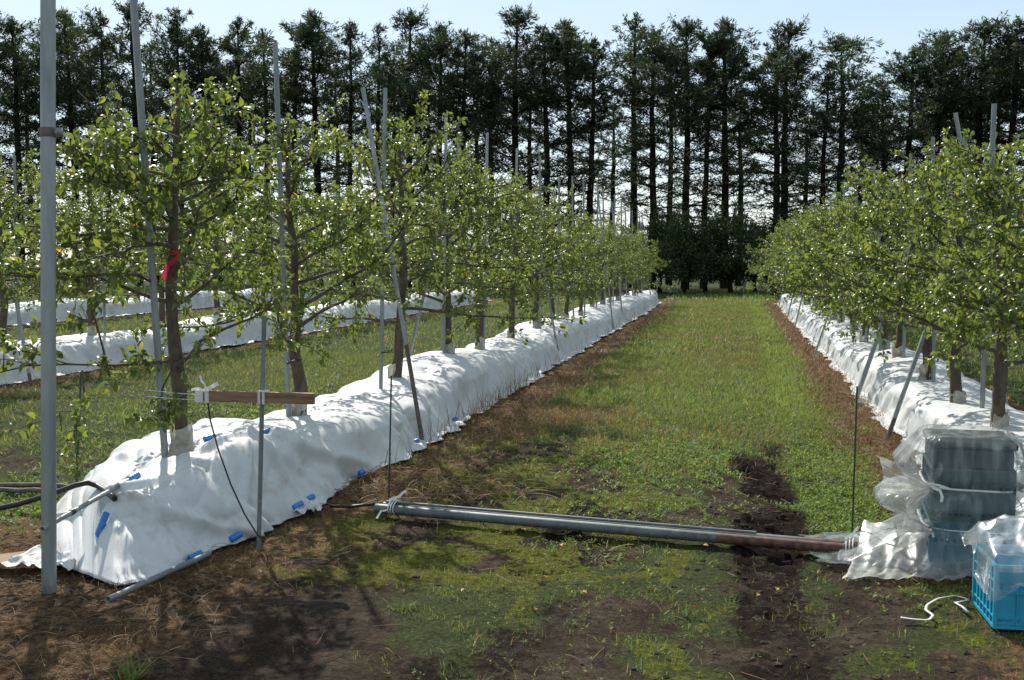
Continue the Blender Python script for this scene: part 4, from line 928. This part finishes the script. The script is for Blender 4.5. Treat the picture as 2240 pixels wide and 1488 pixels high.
# film wrapped round the stack
def wrap():
    k = 150; th = np.arange(k) * 2 * math.pi / k; rows = []
    zs = [.702, .700, .685, .65, .60, .54, .49, .455, .44, .425, .39, .34, .29, .25, .232, .215, .17, .12, .07, .03, .010]
    ex = [.0, .13, .014, .030, .060, .085, .07, .022, .006, .03, .12, .15, .10, .04, .012, .05, .10, .15, .20, .27, .34]
    sq = lambda a, pw: np.sign(a) * np.abs(a) ** pw
    for i, (z, e) in enumerate(zip(zs, ex)):
        ca, sa = np.cos(th), np.sin(th); pw = .28
        bx_, by_ = .205, .235
        if i == 0: bx_, by_, e = .01, .01, 0
        if i == 1: bx_, by_, e = .195, .225, 0
        x = sq(ca, pw) * bx_; y = sq(sa, pw) * by_
        # wrinkles: vertical pleats stronger near the ties
        pl = (1 - np.abs(2 * vn(th * 6.5, z * 3 + 0 * th, 7) - 1)) * .5 + (1 - np.abs(2 * vn(th * 15, z * 7 + 0 * th, 8) - 1)) * .4
        amp = .012 + .9 * abs(e) * .35
        leftb = np.exp(-((np.mod(th - math.pi + math.pi, 2 * math.pi) - math.pi) / .75) ** 2)      # -x side
        frontb = np.exp(-((np.mod(th - 1.5 * math.pi + math.pi, 2 * math.pi) - math.pi) / .9) ** 2)
        rightb = np.exp(-((np.mod(th + math.pi, 2 * math.pi) - math.pi) / .6) ** 2)
        mlt = .40 + 1.0 * leftb + (.55 * rightb if z > .25 else .2 * rightb) - .1 * frontb
        rr = e * mlt * (.75 + .5 * vn(th * 2.5, z * 9 + 0 * th, 12)) + pl * amp
        x = x + ca * rr; y = y + sa * rr * .8
        if i >= 15: x = x - .07 * leftb * (i - 14) / 6
        zz = z + (.012 * (fbm(th * 4, z * 8 + 0 * th, 19) - .5) if 1 < i < 20 else 0) + (.03 * vn(th * 9, 0 * th, 4) if i == 20 else 0)
        if i <= 1: zz = zz + .006 * fbm(th * 5, 0 * th, 4)
        rows.append(np.stack([x, y, zz + 0 * th], -1))
    G = np.array(rows)[:, ::-1]
    # refine between rings with smooth interpolation
    from numpy import interp
    n2 = 90; src = np.arange(len(zs)); dst = np.linspace(0, len(zs) - 1, n2); G2 = np.zeros((n2, k, 3))
    for a_ in range(3):
        for j in range(k): G2[:, j, a_] = np.interp(dst, src, G[:, j, a_])
    TH = np.broadcast_to(th[::-1], (n2, k)); ZZ = G2[..., 2]
    ty = np.exp(-((ZZ - .44) / .10) ** 2) + np.exp(-((ZZ - .232) / .09) ** 2) + np.exp(-((ZZ - .0) / .15) ** 2)
    w1 = (fc_n(TH * 5 + ZZ * 2.2, ZZ * 5, 44) - .5) * .028 + (fc_n(TH * 14 + ZZ * 3, ZZ * 5, 46) - .5) * .020 * (.4 + ty)
    rad = np.stack([np.cos(TH), np.sin(TH), 0 * TH], -1); G2 += rad * (w1 * (ZZ < .69))[..., None]
    return G2
root = empty('film_wrap', (stx, sty, 0), rz_); tag(root, 'clear plastic film tied around the stack of crates, skirt spreading left', 'plastic film', 'clear plastic films')
MB().grid(wrap(), close=True).build('sheet', M_film, root)
wing = MB()
def wing_(c0, tip, w0, seed, n=26):
    c0 = np.array(c0); tip = np.array(tip); u = np.linspace(0, 1, n); v = np.linspace(-1, 1, n); U_, V_ = np.meshgrid(u, v, indexing='ij')
    wdt = w0 * (U_ ** .6) * (1.0 + .25 * vn(U_ * 4, V_ * 2, seed)); P = c0 + (tip - c0) * U_[..., None]
    P = P + np.stack([0 * U_, V_ * wdt * .35, V_ * wdt], -1)
    P[..., 1] += (.05 * (1 - V_ ** 2) + .030 * (1 - np.abs(2 * vn(V_ * 5, U_ * 2, seed + 1) - 1))) * (-1); P[..., 0] += .02 * fbm(V_ * 6, U_ * 6, seed + 2) - .03 * V_ ** 2
    return P
wing.grid(wing_((-.20, -.2, .445), (-.44, -.20, .50), .085, 3)); wing.grid(wing_((-.20, -.2, .44), (-.33, -.24, .33), .10, 5)); wing.grid(wing_((-.19, -.22, .225), (-.36, -.22, .20), .09, 6))
wing.build('loose_folds', M_film2, root)
# skirt lying on the ground
c_ = [np.array(PZ(1865, 1283)) - [stx, sty, 0], np.array(PZ(2110, 1276)) - [stx, sty, 0], np.array([.1, -.2, 0]), np.array([-.5, .25, 0])]
u = np.linspace(0, 1, 60); U_, V_ = np.meshgrid(u, u, indexing='ij')
P = c_[0] * ((1 - U_) * (1 - V_))[..., None] + c_[1] * (U_ * (1 - V_))[..., None] + c_[2] * (U_ * V_)[..., None] + c_[3] * ((1 - U_) * V_)[..., None]
r_ = 1 - np.abs(2 * vn(U_ * 7 + V_ * 2, V_ * 5 - U_ * 3, 71) - 1)
P[..., 2] += .012 + .03 * fc_n(U_ * 8, V_ * 2.2, 71) * (.25 + V_) + .02 * fc_n(U_ * 17, V_ * 4, 72) + .10 * V_ ** 2; P[..., 1] += -.10 * (fbm(U_ * 5, 0 * U_, 5) - .3) * (1 - V_) ** 2; P[..., 0] += -.12 * (fbm(V_ * 4, 0 * U_, 9) - .4) * (1 - U_) ** 2
MB().grid(P).build('skirt', M_film2, root)
tw = MB()
def loop(z, ex_, ey_, r=.006):
    th = np.linspace(0, 2 * math.pi, 60); sqf = lambda a_, p_: np.sign(a_) * np.abs(a_) ** p_
    P = np.stack([sqf(np.cos(th), .4) * ex_, sqf(np.sin(th), .4) * ey_, z + .006 * np.sin(th * 2 + 1)], -1); ribbon(tw, P, .014, (1, 1, 0) if 0 else (0.01, 0, 1), 0)
    tw.tube(P, r, 6)
loop(.445, .222, .250); loop(.235, .226, .252, .0035)
ribbon(tw, [(-.2, -.26, .45), (-.16, -.29, .44), (-.15, -.30, .41), (-.155, -.30, .385)], .014); ribbon(tw, [(-.2, -.26, .45), (-.22, -.29, .475), (-.17, -.30, .47), (-.12, -.30, .455)], .010)
ribbon(tw, [(-.2, -.26, .236), (-.19, -.29, .22), (-.185, -.29, .20)], .010)
tw.build('tie_string', M_tie, root)

# near blue crate at photo right with film over it
nc = PZ(2168, 1377); r4 = empty('crate', (nc[0] + .26, nc[1] + .19, .005), R(2)); crate(r4, .52, .37, .28, M_bluecrate); tag(r4, 'blue slotted crate nearest the camera at the right photo edge', 'crate', 'blue crates')
n = 90; u = np.linspace(-1, 1, n); U_, V_ = np.meshgrid(u, u, indexing='ij')
Xf = U_ * .36; Yf = V_ * .30; ax_ = np.maximum(np.abs(Xf) - .255, 0); ay_ = np.maximum(np.abs(Yf) - .18, 0); dr = np.hypot(ax_, ay_)
crk = fc_n(U_ * 3.2 + V_, V_ * 2.6, 90) * .07 + fc_n(U_ * 8, V_ * 5, 91) * .022
bulge = .16 * np.exp(-((U_ - .1) / .7) ** 2 - ((V_ - .2) / .6) ** 2)
Zf = .295 + bulge + crk - np.minimum(dr * 2.6, .07 + .16 * vn(U_ * 2.2 + V_ * 1.3, V_ * 0, 97)) * (1 - .6 * (V_ > 0)); Xc = np.clip(Xf, -.265 - .05 * vn(V_ * 3, 0 * V_, 5), .29) + np.sign(Xf) * ax_ * .22; Yc = np.clip(Yf, -.20, .23) + np.sign(Yf) * ay_ * .2 - .05 * crk
root = empty('film_sheet', (nc[0] + .26, nc[1] + .19, 0), R(2)); tag(root, 'crumpled clear film bunched over the near blue crate', 'plastic film', 'clear plastic films')
MB().grid(np.stack([Xc, Yc, Zf], -1)).build('sheet', M_film, root)
ap = MB()
for (dx, dy) in ((.0, -.06), (.12, .02), (-.1, .05)):
    th = np.linspace(0, 2 * math.pi, 14)[:-1]; ph = np.linspace(-1.45, 1.45, 9)
    G = np.array([[((.035 * math.cos(p_) * math.cos(t_)) + 0, .035 * math.cos(p_) * math.sin(t_), .033 * math.sin(p_) * (1 if p_ < 1.2 else .9)) for t_ in th] for p_ in ph])
    a_ = MB(); a_.grid(G, close=True); o = a_.build('apple', M_apple, loc=(nc[0] + .26 + dx, nc[1] + .19 + dy, .065))
    tag(o, 'red apple lying in the near blue crate', 'apple', 'apples in the near crate')
# white string on the ground
sp = [(1970, 1350), (2000, 1354), (2032, 1356), (2042, 1345), (2024, 1333), (2028, 1322), (2052, 1308), (2090, 1302), (2118, 1310)]
st_ = [PZ(a_, c2, .012) for a_, c2 in sp]; T_ = np.linspace(0, len(st_) - 1, 50); P = np.array([[np.interp(t_, range(len(st_)), [s_[k] for s_ in st_]) for k in range(3)] for t_ in T_])
for _ in range(2): P[1:-1] = (P[:-2] + P[1:-1] * 2 + P[2:]) / 4
sg = MB(); ribbon(sg, P, .012, (0, 0, 1), .3); ribbon(sg, [PZ(2118, 1312, .02), PZ(2090, 1318, .012), PZ(2105, 1326, .012), PZ(2118, 1338, .012)], .013, (0, 0, 1))
o = sg.build('string', M_tie); s_ = o.modifiers.new('s', 'SOLIDIFY'); s_.thickness = .003; tag(o, 'white flat string curling on the soil left of the near crate', 'string')

# ------------------------------------------------------------ fallen leaves and clods
fl = [(828, 1185, .5), (840, 1190, .2), (1198, 1264, .6), (1420, 1058, .6), (1515, 1329, 1.), (1535, 1292, .1), (1285, 1298, .6), (2122, 1296, .5), (1895, 1172, .6), (1920, 1288, .6), (1140, 1158, .7), (1550, 1195, .6), (1020, 1290, .8), (1170, 1330, .8), (1660, 1300, .8), (1700, 1292, .8), (870, 1115, .3), (1385, 1170, .5), (1230, 1195, .5), (690, 1250, .75), (570, 1253, .8)]
for i, (px, py, tn) in enumerate(fl):
    c_ = PZ(px, py, .018); m_ = MB(); a_ = rng.uniform(0, 6.28)
    leafquads(m_, np.zeros((1, 3)), np.array([[math.cos(a_), math.sin(a_), .2]]), np.array([[rng.normal(0, .4), rng.normal(0, .4), 1]]), np.array([.036]), np.array([.022]), np.array([tn]), 2)
    colr = 'orange' if .4 < tn < .7 else 'pale yellow' if .7 <= tn < .95 else 'dark red' if tn >= .95 else 'brown'
    where = 'near the pipe bundle' if 1040 < py < 1215 else 'on the bare soil before the pipes'
    tag(m_.build('fallen_leaf', M_fall, loc=tuple(c_)), f'small {colr} fallen leaf lying {where}', 'leaf', f'{colr} fallen leaves {where}')
cl_ = MB()
for _ in range(800):
    if rng.random() < .75: x_ = rng.normal(.22, .22); y_ = rng.uniform(3.8, 8.4)
    else: x_ = rng.uniform(-2, 1.1); y_ = rng.uniform(3.6, 7.5)
    s_ = .003 + .017 * rng.random() ** 3; th = np.arange(7) * 2 * math.pi / 7
    G = np.array([[(math.cos(p_) * math.cos(t_), math.cos(p_) * math.sin(t_), math.sin(p_) * .6) for t_ in th] for p_ in (-1.57, -.5, .4, 1.0, 1.57)]) * s_ * rng.uniform(.7, 1.3, (5, 7, 1))
    G = G * np.array([rng.uniform(.7, 1.6), 1, 1]); G += np.array([x_, y_, float(gz(np.array([x_]), np.array([y_]))[0])])
    cl_.grid(G, close=True)
tag(cl_.build('soil_clods', M_clod, smooth=False), 'dark crumbs and clods of soil strewn around the wheel rut', 'soil clods', kind='stuff')

# ------------------------------------------------------------ larch windbreak
def larch_meshes(seed, h=15.0, wid=2.4, low=.22, dense=1.0, fork=False):
    r = np.random.default_rng(seed); tb = MB(); lf = MB()
    n = 14; tz = np.linspace(0, h, n); lx = np.cumsum(r.normal(0, .035, n)); ly = np.cumsum(r.normal(0, .035, n)); lx -= lx[0]; ly -= ly[0]
    tr_ = np.stack([lx, ly, tz], -1); tb.tube(tr_, .235 * (1 - tz / h) ** .6 + .02, 8)
    Cs = []; Ds = []; Ss = []
    nbr = int(112 * dense); f_ = np.sort(r.random(nbr)) ** .95 * (1 - low) + low; f_ = np.round(f_ * 25) / 25 * .85 + f_ * .15; f_ = np.minimum(f_, .985)
    lobes = r.uniform(.45, 1.35, 24)
    for f in f_:
        z = f * h; az = r.uniform(0, 6.28)
        t_ = (f - low) / (1 - low)
        env = (.62 + .38 * math.sin(min(1, t_ * 1.5) * 1.57)) * min(1, (1.0 - f) * 3.3 + .13) ** .9
        L_ = 1.5 * wid * env * r.uniform(.45, 1.15) * lobes[int((f * 7 + az * 1.2)) % 24]
        if t_ < .35 and r.random() < .2: L_ *= .5
        el = R(-6 + 46 * t_ ** 1.4 + r.normal(0, 5)); m_ = 6
        a = np.array([np.interp(z, tz, lx), np.interp(z, tz, ly), z]); p = [a]; d = np.array([math.cos(az) * math.cos(el), math.sin(az) * math.cos(el), math.sin(el)])
        for k in range(m_):
            d = d + r.normal(0, .07, 3) + np.array([0, 0, .06]); d /= np.linalg.norm(d); p.append(p[-1] + d * L_ / m_)
        p = np.array(p); tb.tube(p, np.linspace(.040 * (1.2 - f * .6), .008, m_ + 1), 4, cap=False)
        fol = (.34 + .50 * sm(.30, .8, t_)); nf = int(L_ * 28 * fol * dense)
        nc_ = max(3, int(L_ * 2.6)); cq = r.uniform(.2, 1, nc_); q = np.clip(cq[r.integers(0, nc_, nf)] + r.normal(0, .06, nf), .1, 1) * m_; i0 = np.minimum(q.astype(int), m_ - 1); P = p[i0] + (p[i0 + 1] - p[i0]) * (q - i0)[:, None]
        side = np.cross(d, [0, 0, 1.]); side /= np.linalg.norm(side) + 1e-9
        o_ = r.normal(0, .20, nf) * (.5 + L_ * .28); P = P + side * o_[:, None] + np.array([0, 0, 1]) * (r.normal(-.01, .03 + .03 * t_, nf) - np.abs(o_) * .12)[:, None]
        D = d * .5 + side * np.sign(o_)[:, None] * .8 + r.normal(0, .45, (nf, 3)) + np.array([0, 0, .05 - .25 * (1 - t_)])
        Cs.append(P); Ds.append(D); Ss.append(np.full(nf, .9 + .25 * t_))
    # pointed or tufted tip
    nt_ = 60; P = tr_[-1] + np.stack([r.normal(0, .08, nt_), r.normal(0, .08, nt_), -np.abs(r.normal(0, .6, nt_)) + .35], -1); Cs.append(P); Ds.append(r.normal(0, .6, (nt_, 3)) + [0, 0, .5]); Ss.append(np.full(nt_, .9))
    C_ = np.concatenate(Cs); D = np.concatenate(Ds); D /= np.linalg.norm(D, axis=1)[:, None]; s_ = np.concatenate(Ss); n = len(C_)
    # each spray = three thin slivers
    for k in range(3):
        Dk = D + r.normal(0, .45, (n, 3)); Dk /= np.linalg.norm(Dk, axis=1)[:, None]
        ln = s_ * r.uniform(.16, .34, n); leafquads(lf, C_ + r.normal(0, .05, (n, 3)), Dk, r.normal(0, 1, (n, 3)), ln, ln * r.uniform(.14, .30, n), np.clip(r.normal(.40, .22, n), 0, 1), 1)
    return tb, lf
LP = []
for k, (wid, low, dn_) in enumerate([(2.3, .12, 1.0), (2.0, .20, .9), (2.6, .10, 1.05), (1.8, .30, .85), (2.3, .14, 1.15), (2.0, .07, .85)]):
    tb, lf = larch_meshes(500 + k * 3, 15, wid, low, dn_); root = empty('larch_tree'); tb.build('trunk', M_lbark, root); lf.build('crown', M_larch, root); LP.append([root, False])
def put_larch(kind, px, top, Yd, label, group, wsc=1.0):
    T_ = PY(px, top, Yd); sc = T_[2] / 15.2; pr_ = LP[kind]
    if not pr_[1]: o = pr_[0]; pr_[1] = True
    else: o = copy_tree(pr_[0])
    o.location = (T_[0], Yd, -.05); o.rotation_euler = (0, 0, random.uniform(0, 6.28)); o.scale = (wsc, wsc, sc); tag(o, label, 'larch', group)
LF = [(-25, 60, 0, 1.), (30, 45, 2, 1.), (95, 100, 5, .9), (152, 28, 4, 1.), (228, 30, 1, .8), (288, 8, 2, 1.05), (385, 25, 0, .85), (440, 60, 4, .9), (512, 42, 1, .9), (578, 72, 3, .9), (640, 110, 5, .9), (690, 32, 4, 1.05), (765, 55, 1, .75), (830, 60, 5, .8), (893, 28, 2, 1.0), (965, 55, 0, .9), (1012, 75, 4, .9),
      (1075, 130, 3, .8), (1127, 22, 2, 1.05), (1192, 62, 0, .9), (1250, 52, 4, 1.05), (1290, 90, 1, .9), (1390, 35, 3, .95), (1432, 65, 0, .9), (1505, 45, 2, .95), (1545, 85, 1, .8), (1592, 48, 4, .95), (1702, 95, 0, .9), (1722, 52, 2, 1.0), (1806, 165, 5, .8), (1846, 82, 2, 1.0), (1935, 180, 5, .85), (1998, 112, 0, .95), (2052, 75, 4, 1.), (2150, 48, 2, 1.05), (2228, 42, 0, 1.), (2290, 60, 4, 1.)]
for i, (px, top, kd, ws) in enumerate(LF):
    put_larch(kd, px, top, 60 + random.uniform(-1.2, 1.2), f'{ORD[i]} dark larch from the left in the front windbreak line', 'larches in the front windbreak line', ws)
LB = [(60, 120, 1), (190, 110, 3), (335, 100, 5), (475, 120, 3), (545, 140, 0), (735, 150, 3), (860, 130, 0), (930, 140, 1), (1050, 150, 5), (1160, 150, 3), (1335, 230, 5), (1468, 130, 3), (1620, 200, 1), (1765, 260, 3), (1885, 230, 0), (2030, 200, 3), (2100, 170, 5), (2190, 150, 3)]
for i, (px, top, kd) in enumerate(LB):
    put_larch(kd, px, top, 66 + random.uniform(-1, 1), f'{ORD[i]} slimmer larch from the left in the rear windbreak line', 'larches in the rear windbreak line', .85)

# ------------------------------------------------------------ dark leafy trees at the lane end
def bush_tree(seed, h=4.0, w_=2.15):
    r = np.random.default_rng(seed); tb = MB(); lf = MB()
    tb.tube(wob((0, 0, -.1), (r.normal(0, .15), 0, h * .7), 8, .04, seed), np.linspace(.16, .03, 8), 8)
    C_ = []; 
    for k in range(52):
        az = r.uniform(0, 6.28); z = r.uniform(.24, 1.0) * h; e = math.sin(min(1, (z / h - .02) / .4) * 1.57) * (1 - max(0, z / h - .55) * 1.5)
        rad = w_ * e * math.sqrt(r.random()); c_ = np.array([math.cos(az) * rad, math.sin(az) * rad, z])
        tb.tube(wob((0, 0, z * .6), c_, 5, .04, seed * 50 + k), np.linspace(.035, .008, 5), 4, cap=False)
        nn = 240; C_.append(c_ + r.normal(0, 1, (nn, 3)) * np.array([.30, .30, .26]))
        if z > h * .7:
            nn = 70; t_ = r.random(nn) * 1.15; C_.append(c_ + np.stack([r.normal(0, .05, nn), r.normal(0, .05, nn), t_], -1))
    C_ = np.concatenate(C_); n = len(C_); D = r.normal(0, 1, (n, 3)); s_ = r.uniform(.10, .20, n)
    leafquads(lf, C_, D, np.array([0, 0, 1.]) + r.normal(0, .7, (n, 3)), s_, s_ * .55, np.clip(r.normal(.4, .25, n), 0, 1), 1)
    return tb, lf
BP = []
for k in range(3):
    tb, lf = bush_tree(700 + k); root = empty('leafy_tree'); tb.build('trunk', M_lbark, root); lf.build('crown', M_bush, root); BP.append([root, False])
for i, (px, top, Yd) in enumerate([(1372, 520, 52), (1445, 478, 53), (1497, 486, 51), (1545, 500, 52.5), (1600, 470, 51.5), (1655, 505, 53), (1700, 530, 52), (1330, 540, 54), (1775, 535, 53)]):
    T_ = PY(px, top, Yd); pr_ = BP[i % 3]
    if not pr_[1]: o = pr_[0]; pr_[1] = True
    else: o = copy_tree(pr_[0])
    sc = T_[2] / 4.35; o.location = (T_[0], Yd, 0); o.rotation_euler = (0, 0, i * 1.3); o.scale = (sc * .95, sc * .95, sc)
    k_ = sorted([1372, 1445, 1497, 1545, 1600, 1655, 1700, 1330, 1775]).index(px)
    tag(o, f'{ORD[k_]} dark leafy tree from the left at the lane end', 'leafy tree', 'dark leafy trees at the lane end')
